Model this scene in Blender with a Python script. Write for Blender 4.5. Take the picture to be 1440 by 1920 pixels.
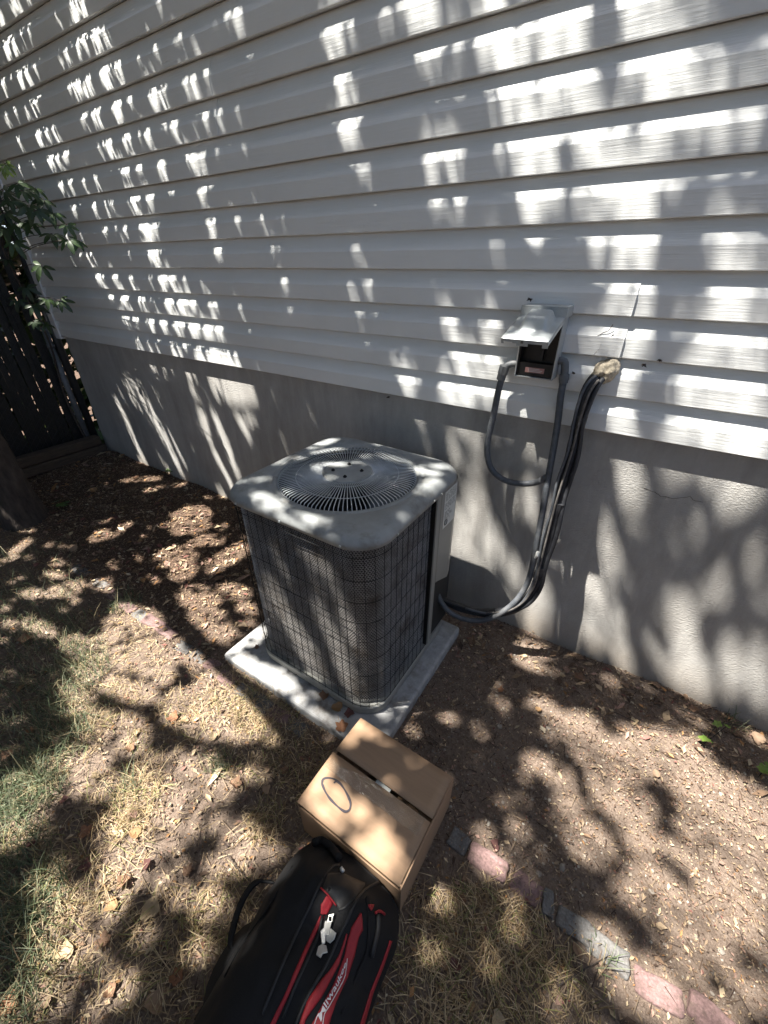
import bpy, bmesh, math, random
import numpy as np
from mathutils import Vector, Matrix

random.seed(11)
RNG = np.random.default_rng(7)
scene = bpy.context.scene
col = scene.collection
for o in list(bpy.data.objects):
    bpy.data.objects.remove(o, do_unlink=True)

# ---------------------------------------------------------------- camera
# x runs along the house wall, y into the wall (wall face at y = 0), z up
CAM = np.array([0.0, -1.66, 1.652])
FPX = 765.0                                   # focal length for a 1440 px wide frame
_d = np.array([5, 1250, FPX]); _d = _d / np.linalg.norm(_d)
_l = np.array([-1365, -463, FPX]); _l = _l - _d * (_l @ _d); _l = _l / np.linalg.norm(_l)
ROT = np.array([-_l, np.cross(-_d, -_l), -_d])   # rows: world x, y, z in (right, down, forward)
cam_data = bpy.data.cameras.new('camera')
cam_data.sensor_fit = 'HORIZONTAL'
cam_data.sensor_width = 36.0
cam_data.lens = 36.0 * FPX / 1440.0
cam_data.clip_start = 0.02
cam_data.clip_end = 1000.0
cam = bpy.data.objects.new('camera', cam_data)
col.objects.link(cam)
_r, _u, _b = ROT[:, 0], -ROT[:, 1], -ROT[:, 2]
cam.matrix_world = Matrix(((_r[0], _u[0], _b[0], CAM[0]), (_r[1], _u[1], _b[1], CAM[1]),
                           (_r[2], _u[2], _b[2], CAM[2]), (0, 0, 0, 1)))
scene.camera = cam

# ---------------------------------------------------------------- sky and sun
LIGHT = Vector((0.35, 0.30, -1.0))            # the way sunlight travels
sun_elev = math.atan2(1.0, math.hypot(0.35, 0.30))
sun_azim = math.atan2(-LIGHT.x, -LIGHT.y)     # from +y towards +x
world = bpy.data.worlds.new('World')
scene.world = world
world.use_nodes = True
wn = world.node_tree
wn.nodes.clear()
w_out = wn.nodes.new('ShaderNodeOutputWorld')
w_bg = wn.nodes.new('ShaderNodeBackground')
w_sky = wn.nodes.new('ShaderNodeTexSky')
w_sky.sky_type = 'NISHITA'
w_sky.sun_disc = False
w_sky.sun_elevation = sun_elev
w_sky.sun_rotation = sun_azim
w_sky.altitude = 1300.0
w_sky.air_density = 0.6
w_sky.dust_density = 4.0
w_sky.ozone_density = 0.6
w_bg.inputs['Strength'].default_value = 0.078
wn.links.new(w_sky.outputs[0], w_bg.inputs['Color'])
wn.links.new(w_bg.outputs[0], w_out.inputs['Surface'])
sun_data = bpy.data.lights.new('sun', 'SUN')
sun_data.energy = 5.0
sun_data.angle = math.radians(0.53)
sun_data.color = (1.0, 0.975, 0.95)
sun = bpy.data.objects.new('sun', sun_data)
col.objects.link(sun)
sun.rotation_euler = LIGHT.to_track_quat('-Z', 'Y').to_euler()
sun.location = (-3, -3, 9)
scene.view_settings.view_transform = 'Standard'
scene.view_settings.look = 'None'
scene.view_settings.exposure = 2.25
scene.view_settings.gamma = 1.0
scene.view_settings.use_white_balance = True       # the camera's own white balance
scene.view_settings.white_balance_temperature = 6850
scene.view_settings.white_balance_tint = 8
scene.view_settings.use_curve_mapping = False
scene.cycles.max_bounces = 8
scene.cycles.transparent_max_bounces = 8
scene.cycles.use_denoising = True

# ---------------------------------------------------------------- helpers
def ray(px, py):
    return ROT @ np.array([px - 720.0, py - 960.0, FPX])

def on_y(px, py, y=0.0):                      # point at depth y in front of the wall
    v = ray(px, py)
    return Vector(CAM + v * ((y - CAM[1]) / v[1]))

def on_z(px, py, z=0.0):                      # point at height z
    v = ray(px, py)
    return Vector(CAM + v * ((z - CAM[2]) / v[2]))

def project(pts):
    c = (np.asarray(pts, float) - CAM) @ ROT
    w = np.where(np.abs(c[:, 2]) < 1e-6, 1e-6, c[:, 2])
    return 720 + FPX * c[:, 0] / w, 960 + FPX * c[:, 1] / w, c[:, 2]

def gz(x, y):                                 # height of the ground
    s = np.clip((-1.7 - x) / 1.4, 0, 1); s = s * s * (3 - 2 * s)
    t = np.clip((y + 1.1) / 0.9, 0, 1); t = t * t * (3 - 2 * t)
    n = 0.012 * np.sin(3.1 * x + 1.3 * y) * np.cos(2.3 * y - 1.1 * x) + 0.007 * np.sin(9.7 * x + 4) * np.sin(8.3 * y + 1) + 0.004 * np.sin(23 * x + 5 * y) * np.sin(19 * y - 7 * x)
    fade = np.clip((7 - np.hypot(x, y)) / 3, 0, 1)
    return (0.085 * s * t + n) * fade

def link(o, parent=None):
    col.objects.link(o)
    if parent is not None:
        o.parent = parent
    return o

def tag(o, label=None, cat=None, group=None, kind=None):
    if label: o['label'] = label
    if cat: o['category'] = cat
    if group: o['group'] = group
    if kind: o['kind'] = kind
    return o

def empty(name, loc=(0, 0, 0)):
    o = bpy.data.objects.new(name, None)
    o.location = loc
    o.empty_display_size = 0.05
    return link(o)

def mesh_obj(name, verts, faces, material, parent=None, smooth=False, colors=None):
    me = bpy.data.meshes.new(name)
    me.from_pydata([tuple(v) for v in verts], [], [tuple(f) for f in faces])
    me.materials.append(material)
    if smooth:
        me.polygons.foreach_set('use_smooth', [True] * len(me.polygons))
    if colors is not None:
        a = me.color_attributes.new('tint', 'FLOAT_COLOR', 'POINT')
        c = np.ones((len(me.vertices), 4), np.float32); c[:, :3] = colors
        a.data.foreach_set('color', c.ravel())
    me.update()
    o = bpy.data.objects.new(name, me)
    link(o)
    if parent is not None:
        o.parent = parent
        o.matrix_parent_inverse = Matrix.Translation(-Vector(parent.location))
    return o

def array_obj(name, V, F, material, parent=None, colors=None, smooth=False):
    """fast path: V (n,3), F (m,k) numpy arrays with equal-sided faces"""
    me = bpy.data.meshes.new(name)
    V = np.asarray(V, np.float32); F = np.asarray(F, np.int32)
    me.vertices.add(len(V)); me.vertices.foreach_set('co', V.ravel())
    k = F.shape[1]
    me.loops.add(F.size); me.loops.foreach_set('vertex_index', F.ravel())
    me.polygons.add(len(F))
    me.polygons.foreach_set('loop_start', np.arange(0, F.size, k, dtype=np.int32))
    me.polygons.foreach_set('loop_total', np.full(len(F), k, np.int32))
    me.polygons.foreach_set('use_smooth', np.full(len(F), smooth))
    me.materials.append(material)
    if colors is not None:
        a = me.color_attributes.new('tint', 'FLOAT_COLOR', 'POINT')
        c = np.ones((len(V), 4), np.float32); c[:, :3] = colors
        a.data.foreach_set('color', c.ravel())
    me.update(calc_edges=True); me.validate()
    o = bpy.data.objects.new(name, me)
    link(o)
    if parent is not None:
        o.parent = parent
        o.matrix_parent_inverse = Matrix.Translation(-Vector(parent.location))
    return o

class MB:
    """collects shapes into one mesh"""
    def __init__(self): self.v = []; self.f = []
    def add(self, vs, fs):
        n = len(self.v); self.v += [tuple(p) for p in vs]; self.f += [tuple(i + n for i in f) for f in fs]
    def box(self, x0, x1, y0, y1, z0, z1):
        self.add([(x0, y0, z0), (x1, y0, z0), (x1, y1, z0), (x0, y1, z0), (x0, y0, z1), (x1, y0, z1), (x1, y1, z1), (x0, y1, z1)],
                 [(0, 3, 2, 1), (4, 5, 6, 7), (0, 1, 5, 4), (1, 2, 6, 5), (2, 3, 7, 6), (3, 0, 4, 7)])
    def tube(self, pts, rad, sides=8, caps=True):
        pts = [Vector(p) for p in pts]; n = len(pts)
        rads = rad if isinstance(rad, (list, tuple, np.ndarray)) else [rad] * n
        t = [(pts[min(i + 1, n - 1)] - pts[max(i - 1, 0)]).normalized() for i in range(n)]
        ref = Vector((0, 0, 1)) if abs(t[0].z) < 0.9 else Vector((1, 0, 0))
        u = t[0].cross(ref).normalized()
        vs = []
        for i in range(n):
            u = (u - t[i] * u.dot(t[i]))
            u = u.normalized() if u.length > 1e-6 else t[i].orthogonal().normalized()
            w = t[i].cross(u)
            for k in range(sides):
                a = 2 * math.pi * k / sides
                vs.append(pts[i] + (u * math.cos(a) + w * math.sin(a)) * rads[i])
        fs = [(i * sides + k, i * sides + (k + 1) % sides, (i + 1) * sides + (k + 1) % sides, (i + 1) * sides + k)
              for i in range(n - 1) for k in range(sides)]
        if caps:
            fs.append(tuple(reversed(range(sides)))); fs.append(tuple((n - 1) * sides + k for k in range(sides)))
        self.add(vs, fs)
    def disc(self, c, r, nrm, h, sides=16):
        c = Vector(c); nrm = Vector(nrm).normalized()
        self.tube([c, c + nrm * h], r, sides)
    def build(self, name, material, parent=None, smooth=False):
        return mesh_obj(name, self.v, self.f, material, parent, smooth)

def bevel(o, w=0.004, seg=2, angle=40):
    m = o.modifiers.new('bevel', 'BEVEL'); m.width = w; m.segments = seg
    m.limit_method = 'ANGLE'; m.angle_limit = math.radians(angle)
    return o

def spline(pts, step=0.02):
    """Catmull-Rom through the points, resampled"""
    P = [Vector(p) for p in pts]
    P = [P[0] * 2 - P[1]] + P + [P[-1] * 2 - P[-2]]
    out = []
    for i in range(1, len(P) - 2):
        a, b, c, d = P[i - 1], P[i], P[i + 1], P[i + 2]
        k = max(2, int((c - b).length / step))
        for j in range(k):
            t = j / k
            out.append(0.5 * (2 * b + (c - a) * t + (2 * a - 5 * b + 4 * c - d) * t * t + (3 * b - a - 3 * c + d) * t ** 3))
    out.append(P[-2])
    return out

# ---------------------------------------------------------------- materials
def new_mat(name):
    m = bpy.data.materials.new(name); m.use_nodes = True
    nt = m.node_tree
    return m, nt, nt.nodes['Principled BSDF']

def N(nt, kind, **kw):
    n = nt.nodes.new(kind)
    for k, v in kw.items():
        if k in n.inputs: n.inputs[k].default_value = v
        else: setattr(n, k, v)
    return n

def ramp(nt, fac, stops):
    r = nt.nodes.new('ShaderNodeValToRGB')
    el = r.color_ramp.elements
    while len(el) < len(stops): el.new(0.5)
    for e, (p, c) in zip(el, stops):
        e.position = p; e.color = (c[0], c[1], c[2], 1)
    nt.links.new(fac, r.inputs[0])
    return r.outputs[0]

def noise_fac(nt, scale, detail=4, rough=0.6, stretch=None, distortion=0.0):
    tc = nt.nodes.new('ShaderNodeTexCoord')
    n = N(nt, 'ShaderNodeTexNoise', Scale=scale, Detail=detail, Roughness=rough, Distortion=distortion)
    src = tc.outputs['Object']
    if stretch:
        mp = nt.nodes.new('ShaderNodeMapping'); mp.inputs['Scale'].default_value = stretch
        nt.links.new(src, mp.inputs[0]); src = mp.outputs[0]
    nt.links.new(src, n.inputs['Vector'])
    return n.outputs['Fac']

def add_bump(nt, bsdf, fac, strength, dist, prev=None):
    b = N(nt, 'ShaderNodeBump', Strength=strength, Distance=dist)
    nt.links.new(fac, b.inputs['Height'])
    if prev is not None: nt.links.new(prev, b.inputs['Normal'])
    nt.links.new(b.outputs[0], bsdf.inputs['Normal'])
    return b.outputs[0]

def mixc(nt, fac, a, b, mode='MIX'):
    m = nt.nodes.new('ShaderNodeMix'); m.data_type = 'RGBA'; m.blend_type = mode
    for s, v in ((0, fac), (6, a), (7, b)):
        if isinstance(v, (int, float)): m.inputs[s].default_value = v
        elif isinstance(v, tuple): m.inputs[s].default_value = (v[0], v[1], v[2], 1)
        else: nt.links.new(v, m.inputs[s])
    return m.outputs[2]

def simple(name, c, rough=0.6, metal=0.0, var=0.15, scale=30.0, bump=0.0, bdist=0.002, spec=0.5, stretch=None, dirt=None, dscale=6.0):
    m, nt, b = new_mat(name)
    f = noise_fac(nt, scale, 5, 0.65, stretch)
    lo = tuple(max(0, x * (1 - var)) for x in c); hi = tuple(min(1, x * (1 + var)) for x in c)
    cl = ramp(nt, f, [(0.3, lo), (0.7, hi)])
    if dirt:
        f2 = noise_fac(nt, dscale, 6, 0.7)
        k = ramp(nt, f2, [(0.5, (0, 0, 0)), (0.68, (1, 1, 1))])
        cl = mixc(nt, k, cl, dirt)
    nt.links.new(cl, b.inputs['Base Color'])
    b.inputs['Roughness'].default_value = rough
    b.inputs['Metallic'].default_value = metal
    b.inputs['Specular IOR Level'].default_value = spec
    if bump: add_bump(nt, b, f, bump, bdist)
    return m

def tint_mat(name, rough=0.8, trans=0.0, var=0.25, scale=60.0, spec=0.3):
    """colour from the per-leaf 'tint' attribute with a little mottling"""
    m, nt, b = new_mat(name)
    at = nt.nodes.new('ShaderNodeAttribute'); at.attribute_name = 'tint'
    f = noise_fac(nt, scale, 3)
    k = ramp(nt, f, [(0.25, (1 - var,) * 3), (0.75, (1.0,) * 3)])
    c = mixc(nt, 1.0, at.outputs['Color'], k, 'MULTIPLY')
    nt.links.new(c, b.inputs['Base Color'])
    b.inputs['Roughness'].default_value = rough
    b.inputs['Specular IOR Level'].default_value = spec
    if trans:
        t = nt.nodes.new('ShaderNodeBsdfTranslucent'); nt.links.new(c, t.inputs['Color'])
        mx = nt.nodes.new('ShaderNodeMixShader'); mx.inputs[0].default_value = trans
        out = nt.nodes['Material Output']
        nt.links.new(b.outputs[0], mx.inputs[1]); nt.links.new(t.outputs[0], mx.inputs[2]); nt.links.new(mx.outputs[0], out.inputs['Surface'])
    return m

# vinyl siding with embossed wood grain
M_SIDING, nt, b = new_mat('vinyl_siding')
g1 = noise_fac(nt, 1.0, 3, 0.55, (7.0, 7.0, 150.0), 0.35)
g2 = noise_fac(nt, 1.0, 2, 0.5, (30.0, 30.0, 420.0))
dirt = noise_fac(nt, 2.2, 6, 0.7)
cl = ramp(nt, dirt, [(0.25, (0.68, 0.69, 0.675)), (0.75, (0.75, 0.76, 0.75))])
nt.links.new(cl, b.inputs['Base Color'])
b.inputs['Roughness'].default_value = 0.42
b.inputs['Specular IOR Level'].default_value = 0.4
pv = add_bump(nt, b, g1, 0.55, 0.0022)
add_bump(nt, b, g2, 0.35, 0.0007, pv)

# parged concrete foundation
M_CONC, nt, b = new_mat('foundation_concrete')
f1 = noise_fac(nt, 2.3, 6, 0.7); f2 = noise_fac(nt, 95.0, 4, 0.65, (1, 1, 1.7)); f3 = noise_fac(nt, 14.0, 5, 0.65, (1, 1, 0.4))
cl = ramp(nt, f1, [(0.25, (0.315, 0.30, 0.278)), (0.5, (0.41, 0.395, 0.372)), (0.75, (0.49, 0.477, 0.455))])
cl = mixc(nt, 0.35, cl, ramp(nt, f3, [(0.3, (0.27, 0.26, 0.245)), (0.7, (0.50, 0.49, 0.47))]))
geo = nt.nodes.new('ShaderNodeNewGeometry'); sep = nt.nodes.new('ShaderNodeSeparateXYZ'); nt.links.new(geo.outputs['Position'], sep.inputs[0])
mr = N(nt, 'ShaderNodeMapRange'); mr.inputs[1].default_value = 0.22; mr.inputs[2].default_value = -0.02
nt.links.new(sep.outputs['Z'], mr.inputs[0])
mm = nt.nodes.new('ShaderNodeMath'); mm.operation = 'MULTIPLY'; nt.links.new(mr.outputs[0], mm.inputs[0]); nt.links.new(f3, mm.inputs[1])
cl = mixc(nt, mm.outputs[0], cl, (0.26, 0.19, 0.12))          # soil splashed on the foot of the wall
nt.links.new(cl, b.inputs['Base Color'])
b.inputs['Roughness'].default_value = 0.92
b.inputs['Specular IOR Level'].default_value = 0.2
f5 = noise_fac(nt, 330.0, 3, 0.6)
pv = add_bump(nt, b, f5, 0.6, 0.0022)
pv = add_bump(nt, b, f2, 0.75, 0.007, pv)
add_bump(nt, b, f3, 0.3, 0.008, pv)
f4 = noise_fac(nt, 1.0, 5, 0.7, (5.0, 5.0, 0.8)); k4 = ramp(nt, f4, [(0.48, (0, 0, 0)), (0.75, (0.55, 0.55, 0.55))])
cl = mixc(nt, k4, cl, (0.21, 0.198, 0.18)); nt.links.new(cl, b.inputs['Base Color'])    # damp streaks

# soil
M_SOIL, nt, b = new_mat('soil')
f1 = noise_fac(nt, 1.7, 6, 0.7); f2 = noise_fac(nt, 38.0, 6, 0.75); f3 = noise_fac(nt, 150.0, 4, 0.7)
c1 = ramp(nt, f2, [(0.28, (0.075, 0.053, 0.041)), (0.5, (0.185, 0.138, 0.108)), (0.72, (0.31, 0.245, 0.195))])
c2 = ramp(nt, f3, [(0.3, (0.090, 0.064, 0.050)), (0.55, (0.225, 0.170, 0.134)), (0.75, (0.41, 0.335, 0.265))])
cl = mixc(nt, ramp(nt, f1, [(0.35, (0.3, 0.3, 0.3)), (0.65, (0.7, 0.7, 0.7))]), c1, c2)
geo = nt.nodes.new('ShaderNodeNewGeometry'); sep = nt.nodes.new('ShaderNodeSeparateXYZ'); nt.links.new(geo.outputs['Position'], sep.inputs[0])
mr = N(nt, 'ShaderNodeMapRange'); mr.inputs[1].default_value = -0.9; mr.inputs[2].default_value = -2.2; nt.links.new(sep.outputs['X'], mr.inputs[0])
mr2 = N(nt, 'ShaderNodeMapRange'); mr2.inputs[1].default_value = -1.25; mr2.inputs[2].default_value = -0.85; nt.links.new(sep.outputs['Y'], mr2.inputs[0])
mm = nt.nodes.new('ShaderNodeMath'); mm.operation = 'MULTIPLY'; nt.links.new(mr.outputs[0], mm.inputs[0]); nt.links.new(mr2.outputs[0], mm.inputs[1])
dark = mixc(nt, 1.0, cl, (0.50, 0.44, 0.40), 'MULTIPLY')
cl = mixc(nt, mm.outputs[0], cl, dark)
nt.links.new(cl, b.inputs['Base Color'])
b.inputs['Roughness'].default_value = 0.95
b.inputs['Specular IOR Level'].default_value = 0.15
pv = add_bump(nt, b, f2, 0.9, 0.02)
add_bump(nt, b, f3, 0.9, 0.008, pv)

M_COVER = simple('grey_painted_steel', (0.225, 0.236, 0.236), 0.62, 0.0, 0.14, 16, 0.05, 0.001, dirt=(0.150, 0.145, 0.132), dscale=10)
M_PANEL = simple('grey_side_panel', (0.240, 0.240, 0.220), 0.45, 0, 0.06, 5)
M_GRILLE = simple('grille_steel', (0.46, 0.48, 0.49), 0.35, 0.3, 0.1, 20)
M_BLACKMETAL = simple('black_wire', (0.014, 0.014, 0.014), 0.75, 0.0, 0.3, 40, spec=0.15)
M_MESH = simple('coil_mesh_metal', (0.26, 0.247, 0.235), 0.48, 0.5, 0.4, 25, dirt=(0.085, 0.066, 0.05), dscale=7)
M_DARK = simple('dark_cavity', (0.012, 0.013, 0.014), 0.7)
M_FAN = simple('fan_blade', (0.10, 0.12, 0.14), 0.35, 0.6)
M_COIL, nt, b = new_mat('coil_fins')
f1 = noise_fac(nt, 7.0, 6, 0.75); f2 = noise_fac(nt, 1.0, 2, 0.5, (900, 900, 30))
cl = ramp(nt, f1, [(0.3, (0.020, 0.018, 0.016)), (0.55, (0.050, 0.043, 0.037)), (0.75, (0.13, 0.108, 0.086))])
cl = mixc(nt, f2, cl, (0.03, 0.03, 0.03))
nt.links.new(cl, b.inputs['Base Color']); b.inputs['Roughness'].default_value = 0.6; b.inputs['Metallic'].default_value = 0.3
add_bump(nt, b, f2, 0.6, 0.003)
M_PAD = simple('pad_concrete', (0.30, 0.30, 0.297), 0.88, 0, 0.2, 30, 0.3, 0.003, dirt=(0.15, 0.128, 0.106), dscale=9)
M_STICKER = simple('sticker_paper', (0.58, 0.60, 0.57), 0.4, 0, 0.05)
M_INK = simple('sticker_ink', (0.10, 0.11, 0.10), 0.5)
M_GALV = simple('galvanised_steel', (0.40, 0.43, 0.435), 0.42, 0.2, 0.12, 14, 0.05, 0.001, dirt=(0.33, 0.33, 0.315), dscale=8)
M_BLACKPLASTIC = simple('black_plastic', (0.006, 0.006, 0.006), 0.5)
M_REDLABEL = simple('red_label', (0.42, 0.22, 0.20), 0.5)
M_CONDUIT = simple('grey_conduit_pvc', (0.070, 0.077, 0.088), 0.5, 0, 0.25, 40, 0.1, 0.001, dirt=(0.13, 0.132, 0.135), dscale=13)
M_FITTING = simple('conduit_fitting', (0.11, 0.118, 0.125), 0.5, 0, 0.2, 40, dirt=(0.18, 0.18, 0.175), dscale=20)
M_INSUL = simple('black_foam_insulation', (0.012, 0.013, 0.017), 0.6, 0, 0.3, 60, 0.3, 0.003, dirt=(0.035, 0.037, 0.042), dscale=10)
M_CABLE = simple('weathered_cable', (0.10, 0.092, 0.085), 0.7, 0, 0.5, 60)
M_WHITECABLE = simple('white_cable_end', (0.6, 0.6, 0.57), 0.5)
M_FOAM = simple('spray_foam', (0.47, 0.41, 0.31), 0.85, 0, 0.3, 60, 0.8, 0.012, dirt=(0.24, 0.19, 0.14), dscale=28)
M_CARD = simple('cardboard', (0.288, 0.184, 0.112), 0.75, 0, 0.08, 6, 0.06, 0.001, stretch=(1, 12, 1))
M_CARDIN = simple('cardboard_edge', (0.216, 0.137, 0.083), 0.85, 0, 0.15, 80)
M_MARKER = simple('black_marker', (0.03, 0.022, 0.03), 0.6)
M_BAG = simple('black_ballistic_fabric', (0.009, 0.009, 0.010), 0.8, 0, 0.25, 300, 0.5, 0.0008, spec=0.25)
M_BAGSMOOTH = simple('black_coated_fabric', (0.010, 0.010, 0.011), 0.62, 0, 0.2, 90, 0.2, 0.001)
M_RED = simple('red_fabric', (0.27, 0.008, 0.014), 0.65, 0, 0.15, 200, 0.3, 0.0006)
M_WHITEPRINT = simple('white_print', (0.62, 0.60, 0.60), 0.5)
M_PULL = simple('zip_pull_metal', (0.62, 0.61, 0.57), 0.33, 0.35, 0.1, 60)
M_BARK = simple('bark', (0.055, 0.042, 0.034), 0.95, 0, 0.5, 26, 0.9, 0.02, stretch=(1, 1, 0.25))
M_SLAT = simple('black_vinyl_slat', (0.008, 0.009, 0.009), 0.45, 0, 0.3, 20)
M_CHAIN = simple('chain_link_wire', (0.05, 0.05, 0.05), 0.4, 0.6)
M_POST = simple('dark_fence_post', (0.035, 0.036, 0.036), 0.5, 0.2, 0.3, 10)
M_CHAINPOST = simple('weathered_galvanised_post', (0.17, 0.175, 0.18), 0.5, 0.3, 0.2, 14)
M_TIMBER = simple('weathered_timber', (0.075, 0.052, 0.035), 0.9, 0, 0.3, 10, 0.5, 0.006, stretch=(8, 1, 8))
M_PINK = simple('pink_brick', (0.165, 0.102, 0.096), 0.92, 0, 0.35, 150, 0.6, 0.004, dirt=(0.085, 0.060, 0.046), dscale=42)
M_GREYBRICK = simple('grey_brick', (0.118, 0.113, 0.108), 0.92, 0, 0.35, 150, 0.6, 0.004, dirt=(0.080, 0.060, 0.047), dscale=42)
M_LEAF = tint_mat('tree_leaf', 0.55, 0.22, 0.2, 20)
M_VINE = tint_mat('creeper_leaf', 0.42, 0.25, 0.25, 50, 0.5)
M_LITTER = tint_mat('litter', 0.85, 0.1, 0.35, 120, 0.2)
M_GRASS = tint_mat('grass', 0.6, 0.3, 0.15, 30, 0.3)
M_STONE = tint_mat('pebble', 0.85, 0.0, 0.3, 90, 0.3)
M_FALLEN = tint_mat('fallen_leaf', 0.75, 0.2, 0.35, 70, 0.3)
M_TRIMWHITE = simple('white_trim', (0.66, 0.67, 0.68), 0.45, 0, 0.05, 8)
M_DEBRIS = simple('dark_debris', (0.05, 0.035, 0.028), 0.9, 0, 0.4, 200)
# clear packing tape
M_TAPE, nt, b = new_mat('clear_tape')
b.inputs['Base Color'].default_value = (0.33, 0.25, 0.17, 1); b.inputs['Roughness'].default_value = 0.09
b.inputs['Alpha'].default_value = 0.24
b.inputs['Specular IOR Level'].default_value = 0.8
f1 = noise_fac(nt, 38.0, 2, 0.5, (1, 2.5, 1)); add_bump(nt, b, f1, 0.5, 0.004)
# ================================================================ setting
def axis_coords(fine0, fine1, step, far):
    inner = list(np.arange(fine0, fine1 + 1e-6, step))
    out = []; d = step
    x = fine1
    hi = []
    while x < far:
        d *= 1.6; x += d; hi.append(x)
    d = step; x = fine0; lo = []
    while x > -far:
        d *= 1.6; x -= d; lo.append(x)
    return np.array(lo[::-1] + inner + hi)

gx = axis_coords(-5.6, 2.4, 0.05, 300); gy = axis_coords(-3.4, 0.3, 0.05, 300)
GX, GY = np.meshgrid(gx, gy, indexing='ij')
GZ = gz(GX, GY)
nx, ny = GX.shape
idx = np.arange(nx * ny).reshape(nx, ny)
F = np.stack([idx[:-1, :-1], idx[1:, :-1], idx[1:, 1:], idx[:-1, 1:]], -1).reshape(-1, 4)
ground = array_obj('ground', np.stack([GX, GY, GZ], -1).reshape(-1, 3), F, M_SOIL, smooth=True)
tag(ground, 'bare brown soil ground along the foot of the house wall', 'ground', kind='structure')

# ---------------------------------------------------------------- house wall
house = empty('house', (-0.9, 0.0, 0.0))
tag(house, 'side wall of a house with pale vinyl lap siding above a grey concrete foundation', 'house')
XL, XR = -4.39, 2.7
mb = MB(); mb.box(XL, XR, 0.0, 0.25, -0.4, 1.128)
bevel(mb.build('foundation', M_CONC, house), 0.012, 3)
mb = MB(); mb.box(XL - 0.04, XR, 0.004, 0.25, 1.129, 4.3)
mb.build('sheathing', M_TRIMWHITE, house)
EXPO, Z0 = 0.1268, 1.1215
PROFILE = [(0.002, 0.006), (-0.0262, 0.0), (-0.0292, 0.0025), (-0.0298, 0.062), (-0.0284, 0.066), (-0.0015, 0.1285)]
def siding(x0, x1, k, lift=0.0, curl=0.0):
    z0 = Z0 + k * EXPO
    n = max(2, int((x1 - x0) / 0.16) + 1)
    xs = np.linspace(x0, x1, n)
    if curl: xs = np.concatenate([xs[xs < x1 - 0.10], np.linspace(x1 - 0.10, x1, 6)])
    V = []
    for i, x in enumerate(xs):
        w = 0.0011 * math.sin(1.7 * x + 2.1 * k) + 0.0007 * math.sin(5.3 * x + k)
        c = curl * max(0.0, (x - (x1 - 0.10)) / 0.10) ** 2
        for j, (py, pz) in enumerate(PROFILE):
            low = (len(PROFILE) - 1 - j) / (len(PROFILE) - 1) if j else 0.2
            V.append((x, py + w * low - lift - c * low, z0 + pz + (0.0009 * math.sin(2.3 * x + 1.3 * k) if j < 4 else 0)))
    m = len(PROFILE); Fc = []
    for i in range(len(xs) - 1):
        for j in range(m - 1):
            a = i * m + j
            Fc.append((a, a + m, a + m + 1, a + 1))
    o = mesh_obj('siding_panel', V, Fc, M_SIDING, house)
    sm = o.modifiers.new('thickness', 'SOLIDIFY'); sm.thickness = 0.0012; sm.offset = -1
    return o
joints = {0: [-0.892, 1.35], 1: [-3.2, 1.9], 2: [], 3: [-1.98], 4: [-3.6, 0.9], 5: [-2.9, 1.3], 6: [-1.2], 7: [-3.8, 0.6], 8: [-2.2, 1.5], 9: [-0.5], 10: [-3.0, 1.0], 11: [-1.6]}
joints[1] = [-0.155]; joints[2] = [-3.39, 1.6]; joints[3] = [-2.67, 1.2]; joints[4] = [-1.975]; joints[6] = [-4.0, 0.3]
for k in range(24):
    js = joints.get(k // 2, []); x0 = XL + 0.03
    ends = sorted(js) + [XR]
    for i, e in enumerate(ends):
        last = i == len(ends) - 1
        siding(x0, e if last else e + 0.028, k, 0.0 if last else 0.0028, 0.006 if (k in (2, 3) and not last) else 0.0)
        x0 = e
mb = MB(); mb.box(XL - 0.075, XL + 0.034, -0.044, 0.06, 1.10, 4.3)
bevel(mb.build('corner_trim', M_TRIMWHITE, house), 0.006, 2)
# hairline crack in the foundation
pts = [on_y(950 + a / 2.939, 850 + b / 2.939, -0.0006) for a, b in [(755, 190), (790, 205), (830, 222), (850, 236), (900, 243), (930, 249), (990, 243), (1005, 238), (1030, 256), (1080, 268)]]
mb = MB(); mb.tube([p + Vector((random.uniform(-.002, .002), 0, random.uniform(-.002, .002))) for p in spline(pts, 0.008)], 0.0007, 4)
mb.build('crack', M_DEBRIS, house)
# cracks and cobwebbed grime on the siding by the pipe hole
for pl in ([(1270, 380), (1225, 445), (1180, 460), (1080, 515)], [(1150, 575), (1130, 630), (1070, 695)], [(1275, 480), (1250, 510)]):
    mb = MB(); mb.tube([on_y(920 + a / 5.54, 540 + b / 5.54, -0.0318) for a, b in pl], 0.0011, 4); mb.build('crack', M_DEBRIS, house)

# ---------------------------------------------------------------- fence
FX = -4.47
fence = empty('fence', (FX, -1.2, 0.0))
tag(fence, 'black slatted chain link fence meeting the corner of the house', 'fence')
mb = MB(); mb.tube([(FX, -0.035, 0), (FX, -0.035, 2.2)], 0.032, 14); mb.build('post', M_POST, fence, True)
mb = MB(); mb.tube([(FX + 0.01, -0.10, 0), (FX + 0.01, -0.10, 1.2)], 0.024, 14)
mb.tube([(FX + .01, -.1, 1.2), (FX + .01, -.1, 1.215), (FX + .01, -.1, 1.235)], [0.028, 0.026, 0.008], 14)
mb.tube([(FX + .01, -.1, 1.03), (FX + .01, -.1, 1.06)], 0.029, 14)
o = mb.build('post', M_CHAINPOST, fence, True); o['label'] = 'short galvanised post with a domed cap and clamp'
mb = MB(); mb.tube([(FX, -2.45, 0), (FX, -2.45, 1.95)], 0.03, 14); mb.build('post', M_POST, fence, True)
mb = MB(); mb.tube([(FX, -0.03, 1.86), (FX, -2.45, 1.86)], 0.02, 10); mb.build('rail', M_POST, fence, True)
mb = MB(); mb.box(-0.003, 0.003, -0.0205, 0.0205, 0.02, 1.84)
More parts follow.
